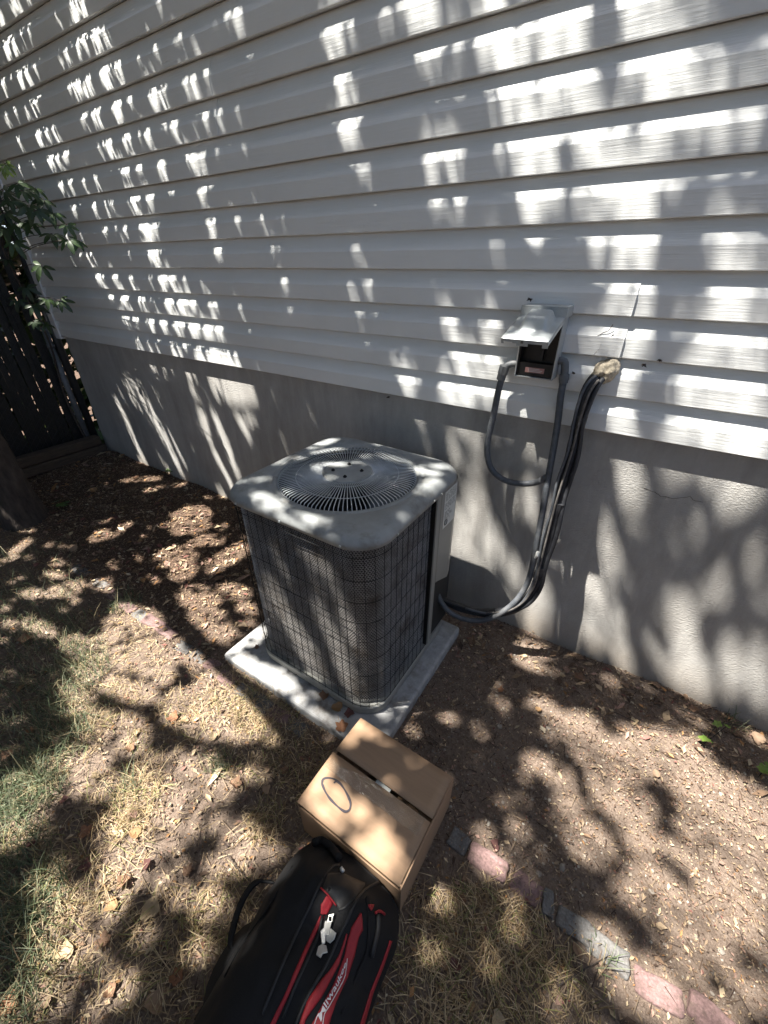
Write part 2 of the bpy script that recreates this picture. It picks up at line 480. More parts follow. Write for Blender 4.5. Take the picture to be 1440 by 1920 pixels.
slat0 = mb.build('slat', M_SLAT, fence)
slat0.location = (FX, -0.15, 0)
slat0.matrix_parent_inverse = Matrix.Translation(-Vector(fence.location))
for i in range(1, 54):
    s = slat0.copy(); col.objects.link(s)
    s.location = (FX + random.uniform(-.004, .004), -0.15 - 0.0425 * i, random.uniform(-.01, .01))
    s.rotation_euler = (random.uniform(-.012, .012), 0, random.uniform(-.12, .12))
mb = MB()
for i in range(-34, 44):
    for sgn, dx in ((1, 0.011), (-1, 0.014)):
        y0 = -0.12 - 0.055 * i
        a = [y0, 0.05]; c = [y0 - sgn * 1.8, 1.85]
        def clip(a, c):
            t0, t1 = 0.0, 1.0
            for lo, hi in ((-2.42, -0.12),):
                d = c[0] - a[0]
                ta, tb = sorted(((lo - a[0]) / d, (hi - a[0]) / d)); t0 = max(t0, ta); t1 = min(t1, tb)
            return (t0, t1) if t1 - t0 > 0.02 else None
        r = clip(a, c)
        if r:
            p = [(FX + dx, a[0] + (c[0] - a[0]) * t, a[1] + (c[1] - a[1]) * t) for t in r]
            mb.tube(p, 0.0012, 4, False)
o = mb.build('chain_link', M_CHAIN, fence); o['kind'] = 'stuff'
for i, (z0, z1, lab) in enumerate(((0.07, 0.155, 'weathered brown timber lying on the soil, lower of two at the fence foot'),
                                   (0.16, 0.245, 'weathered brown timber on top of another at the fence foot'))):
    mb = MB(); mb.box(-4.40 - 0.012 * i, -4.30 - 0.012 * i, -0.92, -0.03 - .02 * i, z0, z1)
    o = bevel(mb.build('landscape_timber', M_TIMBER), 0.012, 2)
    tag(o, lab, 'timber', 'timbers at the fence foot')

# ================================================================ air conditioner
mb = MB(); mb.box(-1.375, -0.489, -0.986, -0.205, -0.06, 0.048)
pad = bevel(mb.build('equipment_pad', M_PAD), 0.014, 3)
tag(pad, 'pale concrete equipment pad under the air conditioner', 'pad')
AX, AY = -0.910, -0.535
ac = empty('air_conditioner', (AX, AY, 0.048))
tag(ac, 'grey outdoor air conditioner with wire guarded coil and round fan grille', 'air conditioner')
def rsq(h, r, n=96, start=0.0):
    """rounded square outline (x, y) around the centre, evenly spread in angle"""
    out = []
    for i in range(n):
        a = start + 2 * math.pi * i / n
        c, s = math.cos(a), math.sin(a)
        t = h / max(abs(c), abs(s))
        x, y = c * t, s * t
        k = h - r
        if abs(x) > k and abs(y) > k:
            cx, cy = math.copysign(k, x), math.copysign(k, y)
            dd = c * cx + s * cy
            t = dd + math.sqrt(max(0, dd * dd - (cx * cx + cy * cy) + r * r))
            x, y = c * t, s * t
        out.append((x, y))
    return out
def perim(h, r, step):
    """points at even spacing along the rounded square, starting at the middle of the right side, going clockwise (front first)"""
    pts = []
    k = h - r
    segs = [('l', (h, 0), (h, -k)), ('c', (k, -k), 0, -90), ('l', (k, -h), (-k, -h)), ('c', (-k, -k), -90, -180), ('l', (-h, -k), (-h, k)),
            ('c', (-k, k), 180, 90), ('l', (-k, h), (k, h)), ('c', (k, k), 90, 0), ('l', (h, k), (h, 0))]
    for s in segs:
        if s[0] == 'l':
            a, c = np.array(s[1]), np.array(s[2]); n = max(1, int(np.linalg.norm(c - a) / step))
            for i in range(n): pts.append(tuple(a + (c - a) * i / n))
        else:
            n = max(2, int(r * math.pi / 2 / step))
            for i in range(n):
                a = math.radians(s[2] + (s[3] - s[2]) * i / n); pts.append((s[1][0] + r * math.cos(a), s[1][1] + r * math.sin(a)))
    return pts
HB, RB = 0.338, 0.115
ZB, ZT = 0.062, 0.915
# base pan
mb = MB(); ring = []
n = 128
levels = [(HB + 0.006, 0.052), (HB + 0.008, 0.056), (HB + 0.008, 0.088), (HB + 0.004, 0.092), (HB - 0.03, 0.092)]
V = []; Fc = []
for h, z in levels: V += [(AX + x, AY + y, z) for x, y in rsq(h, RB, n)]
for l in range(len(levels) - 1):
    for i in range(n): Fc.append((l * n + i, l * n + (i + 1) % n, (l + 1) * n + (i + 1) % n, (l + 1) * n + i))
Fc.append(tuple((len(levels) - 1) * n + i for i in range(n)))
mesh_obj('base_pan', V, Fc, M_PANEL, ac, False)
# coil behind the guard
V = []; Fc = []
ring = [(x, y) for x, y in rsq(HB - 0.030, RB - 0.03, n)]
for z in (0.09, 0.91): V += [(AX + x, AY + y, z) for x, y in ring]
for i in range(n): Fc.append((i, (i + 1) % n, n + (i + 1) % n, n + i))
mesh_obj('coil', V, Fc, M_COIL, ac, True)
# expanded metal mesh wrapped round the coil
cw, ch = 0.0105, 0.0082
pm = perim(HB - 0.012, RB - 0.012, cw / 2)
# keep from the corner post on the right side round the front to the back of the left side
sel = [p for p in pm]
end = next(i for i, p in enumerate(pm) if p[0] < -HB + 0.02 and p[1] > HB - RB - 0.02)
sel = [q_ for q_ in pm[-60:] if q_[0] > HB - 0.02 and 0 <= q_[1] < 0.094] + pm[:end]
sel = [p for p in sel if not (p[0] > HB - 0.02 and p[1] > 0.094)]
cols_n = len(sel); rows_n = int((0.905 - 0.095) / ch)
V = []; Fq = []
S = np.array(sel); T = np.gradient(S, axis=0); T /= np.linalg.norm(T, axis=1)[:, None]
Nn = np.stack([T[:, 1], -T[:, 0]], 1)
if (Nn[0] @ S[0]) < 0: Nn = -Nn
hw = 0.0011
for r in range(rows_n):
    base = len(V)
    zc = 0.095 + r * ch
    for i in range(cols_n):
        up = 1 if (i + r) % 2 else -1
        z = zc + up * ch * 0.36
        o0 = S[i] + Nn[i] * 0.0012 * up; o1 = S[i] - Nn[i] * 0.0012
        V.append((AX + o0[0], AY + o0[1], z - hw)); V.append((AX + o1[0], AY + o1[1], z + hw))
    for i in range(cols_n - 1):
        a = base + 2 * i
        Fq.append((a, a + 2, a + 3, a + 1))
o = array_obj('coil_mesh', V, Fq, M_MESH, ac); o['kind'] = 'stuff'
# wire guard: each wire its own part
pg = perim(HB + 0.004, RB, 0.004)
acc = 0.0; last = None; wires = []
for i in range(len(pg)):
    if last is not None: acc += math.dist(pg[i], last)
    last = pg[i]
    if acc >= 0.0335:
        acc = 0.0; wires.append(pg[i])
mb = MB(); mb.tube([(0, 0, 0.088), (0, 0, 0.918)], 0.0010, 6)
w0 = mb.build('guard_wire', M_BLACKMETAL, ac)
first = True
for x, y in wires:
    if x > HB - 0.03 and y > 0.092: continue
    w = w0 if first else w0.copy()
    if not first: col.objects.link(w)
    first = False
    w.location = (AX + x, AY + y, 0); w.matrix_parent_inverse = Matrix.Translation(-Vector(ac.location))
guard = [p for p in perim(HB + 0.0065, RB, 0.012)]
guard = [p for p in guard if not (p[0] > HB - 0.02 and p[1] > 0.094)]
cut = next(i for i, p in enumerate(guard) if p[0] < -HB + 0.02 and p[1] > HB - RB - 0.02)
gpts = [(AX + x, AY + y, 0) for x, y in [q_ for q_ in guard[-30:] if q_[0] > HB - 0.02 and 0 < q_[1] < 0.094] + guard[:cut]]
mb = MB(); mb.tube(gpts, 0.0011, 5)
h0 = mb.build('guard_hoop', M_BLACKMETAL, ac)
for i, z in enumerate(np.linspace(0.105, 0.865, 9)):
    w = h0 if i == 0 else h0.copy()
    if i: col.objects.link(w)
    w.location = (0, 0, z); w.matrix_parent_inverse = Matrix.Translation(-Vector(ac.location))
# corner post and black seam at the right side, control panel behind it
XS = AX + HB
mb = MB(); mb.box(XS - 0.012, XS + 0.010, AY + 0.100, AY + 0.135, 0.092, 0.915)
bevel(mb.build('corner_post', M_PANEL, ac), 0.004, 2)
mb = MB(); mb.box(XS - 0.012, XS + 0.005, AY + 0.0945, AY + 0.0995, 0.092, 0.9)
mb.build('seam', M_BLACKPLASTIC, ac)
V = []; Fc = []
prof = [(XS + 0.0105, AY + 0.128), (XS + 0.0125, AY + 0.131), (XS + 0.0128, AY + 0.15), (XS + 0.0128, AY + HB - 0.085), (XS - 0.004, AY + HB - 0.025), (XS - 0.06, AY + HB + 0.004)]
zb = [0.46, 0.458, 0.452, 0.405, 0.398, 0.395]
for (x, y), z in zip(prof, zb): V += [(x, y, z), (x, y, 0.9)]
for i in range(len(prof) - 1): Fc.append((2 * i, 2 * i + 2, 2 * i + 3, 2 * i + 1))
n0 = len(V); V.append((XS - 0.06, AY + 0.13, 0.46)); V.append((XS - 0.06, AY + HB, 0.395))
Fc.append((0, n0, n0 + 1, 10, 8, 6, 4, 2))
bevel(mesh_obj('control_panel', V, Fc, M_PANEL, ac), 0.003, 2, 25)
mb = MB(); mb.box(XS - 0.10, XS - 0.006, AY + 0.14, AY + HB - 0.01, 0.092, 0.45); mb.build('valve_recess', M_DARK, ac)
# rating plate with rows of small print
mb = MB(); y0, y1 = AY + 0.155, AY + 0.262; xs = XS + 0.0132
mb.box(xs, xs + 0.0008, y0, y1, 0.725, 0.895)
plate = mb.build('rating_plate', M_STICKER, ac)
mb = MB(); rr = random.Random(4)
for r in range(17):
    z = 0.884 - r * 0.0078
    if r in (5, 10): continue
    y = y0 + 0.008
    while y < y1 - 0.012:
        w = rr.uniform(0.006, 0.022)
        if r > 10 and y > y0 + 0.06: break
        mb.box(xs + 0.0009, xs + 0.0012, y, min(y + w, y1 - 0.006), z, z + rr.uniform(0.0018, 0.0032)); y += w + rr.uniform(0.004, 0.012)
mb.tube([(xs + 0.0011, y0 + 0.024 + 0.013 * math.cos(a), 0.748 + 0.013 * math.sin(a)) for a in np.linspace(0, 6.283, 20)], 0.0018, 4)
for a in np.linspace(0, 3.14, 5): mb.box(xs + .0009, xs + .0013, y0 + .015, y0 + .033, .739 + a * .005, .7405 + a * .005)
mb.build('print', M_INK, plate)
# top cover with round opening
n = 128; RO = 0.286
sq = rsq(0.352, 0.125, n); sq2 = rsq(0.346, 0.120, n); sq3 = rsq(0.322, 0.100, n); sq4 = rsq(0.353, 0.126, n)
rings = []
circ = lambda r, z: [(r * math.cos(2 * math.pi * i / n), r * math.sin(2 * math.pi * i / n), z) for i in range(n)]
rings.append(circ(RO - 0.016, 0.925)); rings.append(circ(RO - 0.014, 0.941)); rings.append(circ(RO - 0.003, 0.9445)); rings.append(circ(RO + 0.003, 0.9415))
rings.append(circ(RO + 0.012, 0.9412)); rings.append(circ(RO + 0.0145, 0.9446))
rings.append([(x, y, 0.9465 - 0.010 * (max(0, math.hypot(x, y) - 0.3) / 0.12)) for x, y in sq3])
rings.append([(x, y, 0.935) for x, y in rsq(0.338, 0.113, n)])
rings.append([(x, y, 0.927) for x, y in sq2]); rings.append([(x, y, 0.919) for x, y in sq]); rings.append([(x, y, 0.900) for x, y in sq4]); rings.append([(x, y, 0.8985) for x, y in sq2])
V = [(AX + x, AY + y, z) for rg in rings for x, y, z in rg]; Fc = []
for l in range(len(rings) - 1):
    for i in range(n): Fc.append((l * n + i, l * n + (i + 1) % n, (l + 1) * n + (i + 1) % n, (l + 1) * n + i))
cover = mesh_obj('top_cover', V, Fc, M_COVER, ac, True)
for (dx, dy, ex, ey) in ((0.353, 0.055, 1, 0), (0.353, 0.115, 1, 0), (0.353, -0.20, 1, 0), (0.24, -0.353, 0, -1), (-0.24, -0.353, 0, -1), (-0.02, -0.353, 0, -1)):
    mb = MB(); mb.disc((AX + dx - ex * 0.001, AY + dy - ey * 0.001, 0.909), 0.0042, (ex, ey, 0), 0.004, 10); mb.build('screw', M_GALV, cover)
# fan guard
grille = MB()
nw = 106
for i in range(nw):
    a = 2 * math.pi * (i + 0.5) / nw; c, s = math.cos(a), math.sin(a)
    prof = [(0.085, 0.955), (0.15, 0.954), (0.23, 0.951), (0.262, 0.946), (0.272, 0.936), (0.273, 0.920)]
    grille.tube([(AX + r * c, AY + r * s, z) for r, z in prof], 0.0019, 5, False)
for r, z in ((0.118, 0.951), (0.20, 0.949), (0.268, 0.936)):
    pts = [(AX + r * math.cos(a), AY + r * math.sin(a), z) for a in np.linspace(0, 2 * math.pi, 73)]
    grille.tube(pts, 0.0018, 5, False)
o = grille.build('fan_grille', M_GRILLE, ac, True); o['kind'] = 'stuff'
mb = MB(); pts = [(AX, AY, 0.953), (AX, AY, 0.958), (AX, AY, 0.9605)]
mb.tube(pts, [0.099, 0.098, 0.094], 48)
hub = mb.build('hub_plate', M_COVER, ac)
for a in (0.5, 2.1, 3.7, 5.2):
    mb = MB(); c = (AX + 0.056 * math.cos(a), AY + 0.056 * math.sin(a), 0.9605)
    mb.disc(c, 0.0075, (0, 0, 1), 0.004, 6); mb.disc((c[0], c[1], c[2] + .004), 0.0032, (0, 0, 1), 0.004, 8); mb.build('bolt', M_BLACKMETAL, hub)
# throat, motor and fan under the grille
V = []; Fc = []
for r, z in ((0.272, 0.93), (0.272, 0.62)): V += [(AX + r * math.cos(2 * math.pi * i / 48), AY + r * math.sin(2 * math.pi * i / 48), z) for i in range(48)]
for i in range(48): Fc.append((i, (i + 1) % 48, 48 + (i + 1) % 48, 48 + i))
Fc.append(tuple(48 + i for i in range(48)))
mesh_obj('fan_shroud', V, Fc, M_DARK, ac, True)
mb = MB(); mb.tube([(AX, AY, 0.952), (AX, AY, 0.80)], 0.072, 28); mb.build('motor', M_DARK, ac)
for k in range(3):
    V = []; Fc = []; m = 7
    for i in range(m):
        r = 0.06 + 0.195 * i / (m - 1)
        for j in range(5):
            a = 2 * math.pi * k / 3 + 0.7 + (j / 4 - 0.5) * 1.15 + 0.25 * i / m
            V.append((AX + r * math.cos(a), AY + r * math.sin(a), 0.80 + 0.06 * (j / 4 - 0.5)))
    for i in range(m - 1):
        for j in range(4): Fc.append((i * 5 + j, i * 5 + j + 1, (i + 1) * 5 + j + 1, (i + 1) * 5 + j))
    o = mesh_obj('fan_blade', V, Fc, M_FAN, ac, True); o.modifiers.new('t', 'SOLIDIFY').thickness = 0.003

# ================================================================ electrical disconnect
BX0, BX1, BZ0, BZ1, BY = -0.447, -0.312, 1.292, 1.524, -0.105
db = empty('disconnect_box', (-0.38, -0.02, BZ0))
tag(db, 'open grey metal disconnect box with raised lid on the siding', 'electrical box')
t = 0.003
mb = MB()
mb.box(BX0, BX1, -0.0335, -0.031, BZ0, BZ1); mb.box(BX0, BX0 + t, BY, -0.034, BZ0, BZ1); mb.box(BX1 - t, BX1, BY, -0.034, BZ0, BZ1)
mb.box(BX0 + t, BX1 - t, BY + 0.006, -0.034, BZ0, BZ0 + t)
mb.build('case', M_GALV, db)
mb = MB(); mb.box(BX0 - 0.008, BX1 + 0.008, BY - 0.014, -0.0302, BZ1 - 0.002, BZ1 + 0.004); mb.box(BX0 - 0.008, BX1 + 0.008, BY - 0.014, BY - 0.011, BZ1 - 0.030, BZ1 - 0.002)
mb.box(BX0 - 0.008, BX0 - 0.0055, BY - 0.011, -0.0305, BZ1 - 0.030, BZ1 - 0.002); mb.box(BX1 + 0.0055, BX1 + 0.008, BY - 0.011, -0.0305, BZ1 - 0.030, BZ1 - 0.002)
bevel(mb.build('rain_cap', M_GALV, db), 0.0012, 2)
mb = MB(); mb.box(BX0 + t + .001, BX1 - t - .001, -0.060, -0.0345, BZ0 + t + .002, BZ1 - 0.004); mb.box(BX0 + t + .001, BX0 + t + .006, -0.098, -0.060, BZ0 + .006, BZ1 - .01)
mb.box(BX1 - t - .006, BX1 - t - .001, -0.098, -0.060, BZ0 + .006, BZ1 - .01); mb.box(BX0 + .05, BX0 + .085, -0.085, -0.0605, BZ0 + .06, BZ1 - .06)
mb.box(BX0 + t + .007, BX1 - t - .007, -0.094, -0.0605, BZ0 + .0065, BZ0 + .05)
mb.build('insert', M_BLACKPLASTIC, db)
mb = MB(); mb.box(BX0 + 0.034, BX1 - 0.034, -0.0962, -0.0942, BZ0 + 0.018, BZ0 + 0.035); lb = mb.build('warning_label', M_REDLABEL, db)
mb = MB()
for i, (a, c) in enumerate(((.045, .085), (.045, .095), (.045, .09))): mb.box(BX0 + a, BX0 + c, -0.0967, -0.0964, BZ0 + .030 - i * .0045, BZ0 + .0318 - i * .0045)
mb.build('print', M_STICKER, lb)
# lid, hinged under the cap and standing out from the wall
hinge = Vector((0, BY - 0.012, BZ1 - 0.026)); tip = Vector((0, -0.290, 1.446))
ld = (tip - hinge); LN = ld.length; ld.normalize(); up = Vector((0, -ld.z, ld.y)); up = up if up.z > 0 else -up
LX0, LX1 = BX0 - 0.006, BX1 + 0.006
def lp(x, s, h): return Vector((x, 0, 0)) + hinge + ld * s + up * h
V = []; Fc = []
gxn, gyn = 25, 29
for i in range(gxn):
    for j in range(gyn):
        x = LX0 + (LX1 - LX0) * i / (gxn - 1); s = LN * j / (gyn - 1)
        u = i / (gxn - 1); v = j / (gyn - 1)
        fx = min(1, max(0, (0.34 - abs(u - 0.52)) / 0.13)); fy = min(1, max(0, (v - 0.03) / 0.14)) * min(1, max(0, (0.70 - v) / 0.22))
        fx = fx * fx * (3 - 2 * fx); fy = fy * fy * (3 - 2 * fy)
        V.append(lp(x, s, 0.034 * fx * fy))
for i in range(gxn - 1):
    for j in range(gyn - 1): Fc.append((i * gyn + j, i * gyn + j + 1, (i + 1) * gyn + j + 1, (i + 1) * gyn + j))
lid = mesh_obj('lid', V, Fc, M_GALV, db, True); lid.modifiers.new('t', 'SOLIDIFY').thickness = 0.0015
mb = MB()   # turned-down lips, the front one notched with a hasp
def plate_strip(p0, p1, depth):
    p0, p1 = Vector(p0), Vector(p1); d = -up * depth; o = (p1 - p0).cross(up).normalized() * 0.0012
    mb.add([p0, p1, p1 + d, p0 + d, p0 + o, p1 + o, p1 + d + o, p0 + d + o], [(0, 1, 2, 3), (4, 7, 6, 5), (0, 4, 5, 1), (1, 5, 6, 2), (2, 6, 7, 3), (3, 7, 4, 0)])
plate_strip(lp(LX0, 0.01, 0), lp(LX0, LN, 0), 0.011); plate_strip(lp(LX1, 0.01, 0), lp(LX1, LN, 0), 0.014)
W = LX1 - LX0
for a, c, dpt in ((0, .06, .016), (.06, .25, .009), (.25, .34, .013), (.34, .58, .020), (.58, .88, .011), (.88, 1, .021)):
    plate_strip(lp(LX0 + W * a, LN + 0.0006, 0), lp(LX0 + W * c, LN + 0.0006, 0), dpt)
mb.build('lip', M_GALV, lid)
mb = MB(); mb.box(-0.004, 0.004, -0.002, 0.002, -0.004, 0.004); h = mb.build('hasp_hole', M_BLACKPLASTIC, lid)
h.location = lp(LX0 + W * .46, LN + 0.0015, -0.007)

# ---------------------------------------------------------------- conduits and pipes
def ribbed(name, pts, r, mat, parent=None, pitch=0.0085):
    P = spline(pts, pitch / 3)
    rads = [r * (1 + 0.075 * math.sin(2 * math.pi * i / 3.0 + 0.4)) for i in range(len(P))]
    mb = MB(); mb.tube(P, rads, 12); return mb.build(name, mat, parent, True)
# left whip: out of the left side, hanging loop, into the bundle
lw = empty('conduit_whip', BX0 and (BX0 - 0.03, -0.06, 1.25))
tag(lw, 'grey flexible conduit hanging in a loop from the left of the disconnect box', 'conduit', 'conduits of the air conditioner')
yl = [-0.075, -0.078, -0.085, -0.092, -0.10, -0.105, -0.11, -0.11, -0.105, -0.11, -0.115]
pl = [(943, 700), (934, 735), (925, 780), (915, 825), (914, 855), (922, 880), (940, 897), (962, 905), (990, 907), (1012, 902), (1024, 894)]
ribbed('hose', [on_y(a, c, y) for (a, c), y in zip(pl, yl)], 0.0125, M_CONDUIT, lw)
mb = MB(); e = [Vector((BX0 + 0.004, -0.07, 1.330)), Vector((BX0 - 0.022, -0.072, 1.328)), on_y(947, 688, -0.074), on_y(944, 697, -0.075)]
mb.tube(spline(e, 0.006), 0.0125, 12); mb.build('elbow', M_FITTING, lw, True)
mb = MB(); a, c = on_y(946.5, 686, -0.074), on_y(942, 701, -0.075); mb.tube([a, c], 0.0195, 8); a2 = on_y(938.5, 712, -0.0757); mb.tube([c, a2], 0.0165, 14)
mb.build('nut', M_FITTING, lw)
# right conduit, down into the bundle and round to the unit
rw = empty('conduit_line', (BX1 + 0.03, -0.06, 1.25))
tag(rw, 'ribbed grey conduit running from the right of the disconnect box down to the unit', 'conduit', 'conduits of the air conditioner')
pr = [(1056, 716), (1051, 745), (1046, 790), (1038, 840), (1029, 890), (1019, 950), (1008, 1010), (998, 1062), (988, 1095), (968, 1126), (938, 1150), (905, 1163), (872, 1161), (845, 1149), (828, 1130), (818, 1108)]
yr = [-0.052, -0.06, -0.075, -0.095, -0.115, -0.135, -0.155, -0.175, -0.19, -0.215, -0.24, -0.262, -0.28, -0.29, -0.30, -0.305]
RP = [on_y(a, c, y) for (a, c), y in zip(pr, yr)]
ribbed('hose', RP, 0.0125, M_CONDUIT, rw)
mb = MB(); e = [Vector((BX1 - 0.004, -0.055, 1.352)), Vector((BX1 + 0.018, -0.054, 1.352)), on_y(1059, 690, -0.052), on_y(1058, 706, -0.052)]
mb.tube(spline(e, 0.006), 0.0135, 12); mb.build('elbow', M_FITTING, rw, True)
mb = MB(); mb.tube([on_y(1058.5, 702, -0.052), on_y(1057, 712, -0.052)], 0.0175, 14); mb.tube([on_y(1057, 712, -.052), on_y(1056, 718, -.0525)], 0.0155, 14); mb.build('nut', M_FITTING, rw)
# insulated suction line
sp = [(1128, 700), (1113, 712), (1100, 735), (1086, 785), (1074, 840), (1060, 895), (1045, 955), (1030, 1010), (1016, 1062), (1004, 1100), (982, 1130), (950, 1146), (910, 1149), (870, 1141), (836, 1128), (815, 1118)]
sy = [0.0, -0.045, -0.07, -0.085, -0.095, -0.108, -0.122, -0.14, -0.158, -0.175, -0.195, -0.21, -0.225, -0.235, -0.24, -0.245]
SP = [on_y(a, c, y) for (a, c), y in zip(sp, sy)]
P = spline(SP, 0.012); mb = MB()
mb.tube(P, [0.0205 * (1 + 0.05 * math.sin(i * 0.9) * math.sin(i * 0.37)) for i in range(len(P))], 16)
tag(mb.build('suction_line', M_INSUL, None, True), 'thick black foam insulated pipe running from the wall hole to the unit', 'pipe')
# thin liquid line
lq = [(a + (7 if i < 5 else 6), c + 3) for i, (a, c) in enumerate(sp)]
P = spline([on_y(a + 13 - i * .5, c + 2, y - 0.012) for i, ((a, c), y) in enumerate(zip(sp, sy))], 0.015)
mb = MB(); mb.tube([q_ + Vector((.004 * math.sin(i_ * .35), -.003 * math.cos(i_ * .5), 0)) for i_, q_ in enumerate(P)], 0.0088, 10)
tag(mb.build('liquid_line', M_INSUL, None, True), 'thin dark pipe strapped to the right of the thick black pipe', 'pipe')
# low-voltage control cable
P = spline([on_y(a + d, c, y - 0.028) for (a, c), y, d in zip(sp[1:13], sy[1:13], (10, 6, 2, 0, -3, -6, -5, -4, -3, -2, 0, 2))], 0.015)
mb = MB(); mb.tube(P, 0.0042, 8)
cable = mb.build('control_cable', M_CABLE, None, True)
tag(cable, 'thin weathered control cable lying along the black pipes', 'cable')
mb = MB(); p0 = on_y(1003, 1046, -0.20); p1 = on_y(1009, 1034, -0.195)
mb.tube([p0, p0.lerp(p1, .5) + Vector((.003, -.004, 0)), p1], [0.0045, 0.0075, 0.006], 8)
mb.build('white_wrap', M_WHITECABLE, cable)
# tape bands holding the bundle and a second thin cable
for (px, py, yy) in ((1086, 790, -0.088), (1046, 952, -0.125), (1013, 1072, -0.165)):
    mb = MB(); a = on_y(px - 4, py + 13, yy); c = on_y(px + 4, py - 10, yy); mb.tube([a, a.lerp(c, .5), c], [.0225, .0235, .0225], 14); tp_ = mb.build('tape_band', M_INSUL, bpy.data.objects['suction_line'])
P = spline([on_y(a + d, c, y - 0.026) for (a, c), y, d in zip(sp[0:14], sy[0:14], (2, -6, -9, -7, -9, -11, -12, -11, -9, -6, -3, 0, 0, 2))], 0.015)
mb = MB(); mb.tube([q_ + Vector((.003 * math.sin(i_ * .4), 0, .003 * math.cos(i_ * .3))) for i_, q_ in enumerate(P)], 0.0052, 8)
tag(mb.build('drain_tube', M_CONDUIT, None, True), 'thin grey tube on the left of the thick black pipe', 'tube')
# spray foam round the hole
bm = bmesh.new(); bmesh.ops.create_icosphere(bm, subdivisions=4, radius=1.0)
fc = on_y(1134, 697, -0.029)
rn = random.Random(3); cs = [Vector((rn.uniform(-1, 1), rn.uniform(-1, 1), rn.uniform(-1, 1))).normalized() for _ in range(34)]
for v in bm.verts:
    d = max(v.co.normalized().dot(c) for c in cs)
    k = 0.66 + 0.46 * max(0, (d - 0.84) / 0.16) ** 0.55 + rn.uniform(-.02, .02)
    v.co = Vector((v.co.x * 0.041 * k, v.co.y * 0.030 * k, v.co.z * 0.040 * k + 0.012 * v.co.x)) + fc
me = bpy.data.meshes.new('foam_sealant'); bm.to_mesh(me); bm.free(); me.materials.append(M_FOAM)
me.polygons.foreach_set('use_smooth', [True] * len(me.polygons))
tag(link(bpy.data.objects.new('foam_sealant', me)), 'lumpy yellowish spray foam plugging the pipe hole in the siding', 'sealant')
# small dead twigs and webs caught on the wall
for i, (px, py, r, lab) in enumerate(((1075, 700, .006, 'brown dried bug debris stuck left of the spray foam'), (1208, 685, .006, 'clump of brown debris stuck on the siding right of the spray foam'),
                                      (1237, 676, .004, 'small dark debris speck hanging under a siding edge right of the foam'), (994, 562, .008, 'dark dried debris lying on top of the disconnect box'),
                                      (728, 745, .007, 'brown cocoon like debris hanging below the siding left of the whip'))):
    mb = MB(); c = on_y(px, py, -0.033 if i < 3 else (-0.05 if i == 3 else -0.006)); rr = random.Random(i)
    for k in range(9):
        d = Vector((rr.uniform(-1, 1), rr.uniform(-.3, .3), rr.uniform(-.6, .6))) * r * 1.6
        mb.tube([c + d * -.5, c + d * .3 + Vector((0, -.002, .002)), c + d], [.0012, .0022, .0008], 5)
    tag(mb.build('wall_debris', M_DEBRIS), lab, 'debris')
# ================================================================ cardboard box
CX0, CX1, CY0, CY1, CZ = -0.571, -0.190, -1.294, -0.957, 0.200
cb = empty('cardboard_box', ((CX0 + CX1) / 2, (CY0 + CY1) / 2, 0.0))
tag(cb, 'brown cardboard box with taped flaps and a hand drawn marker oval', 'box')
t = 0.004
mb = MB()
mb.box(CX0, CX1, CY0, CY1, 0.004, 0.004 + t); mb.box(CX0, CX0 + t, CY0, CY1, 0.0085, CZ - 0.0045); mb.box(CX1 - t, CX1, CY0, CY1, 0.0085, CZ - 0.0045)
mb.box(CX0 + t + .0003, CX1 - t - .0003, CY1 - t, CY1, 0.0085, CZ - 0.0045)
mb.build('side_walls', M_CARD, cb)
mb = MB(); mb.box(CX0 + t + .0003, CX1 - t - .0003, CY0, CY0 + t, 0.0085, CZ - 0.026); mb.build('front_wall', M_CARD, cb)
mb = MB(); mb.box(CX0 + t + .002, CX1 - t - .06, CY0 + 0.010, CY0 + 0.05, CZ - 0.019, CZ - 0.0155); mb.build('inner_flap', M_CARDIN, cb)
mb = MB(); mb.box(CX0 + 0.006, CX0 + 0.13, CY0 + 0.06, CY1 - 0.006, CZ - 0.0335, CZ - 0.030); mb.build('inner_flap', M_CARDIN, cb)
mb = MB(); mb.box(CX1 - 0.13, CX1 - 0.006, CY0 + 0.06, CY1 - 0.006, CZ - 0.0335, CZ - 0.030); mb.build('inner_flap', M_CARDIN, cb)
GAPY = -1.108
def flap(y0, y1, lift0, lift1, xa, xb):
    V = []; Fc = []; nx_, ny_ = 13, 7
    for i in range(nx_):
        for j in range(ny_):
            u, v = i / (nx_ - 1), j / (ny_ - 1)
            V.append((xa + (xb - xa) * u, y0 + (y1 - y0) * v, CZ - 0.001 + lift0 + (lift1 - lift0) * v + 0.0035 * math.sin(3.1 * u + 1) * v - 0.002 * math.sin(math.pi * u) * math.sin(math.pi * v)))
    for i in range(nx_ - 1):
        for j in range(ny_ - 1): Fc.append((i * ny_ + j, (i + 1) * ny_ + j, (i + 1) * ny_ + j + 1, i * ny_ + j + 1))
    o = mesh_obj('top_flap', V, Fc, M_CARD, cb, True); s = o.modifiers.new('t', 'SOLIDIFY'); s.thickness = 0.0038; s.offset = -1
    return o
f_back = flap(CY1 - 0.0005, GAPY + 0.005, 0.0, 0.010, CX0 + 0.001, CX1 - 0.0045)
f_front = flap(CY0 + 0.0005, GAPY - 0.005, 0.002, 0.003, CX0 - 0.004, CX1 - 0.006)
for o in (f_back,):
    for p in o.data.polygons: p.flip()
mb = MB(); mb.box(CX1 - 0.0008, CX1 + 0.0010, CY0 + 0.10, CY0 + 0.21, CZ - 0.075, CZ - 0.02); 
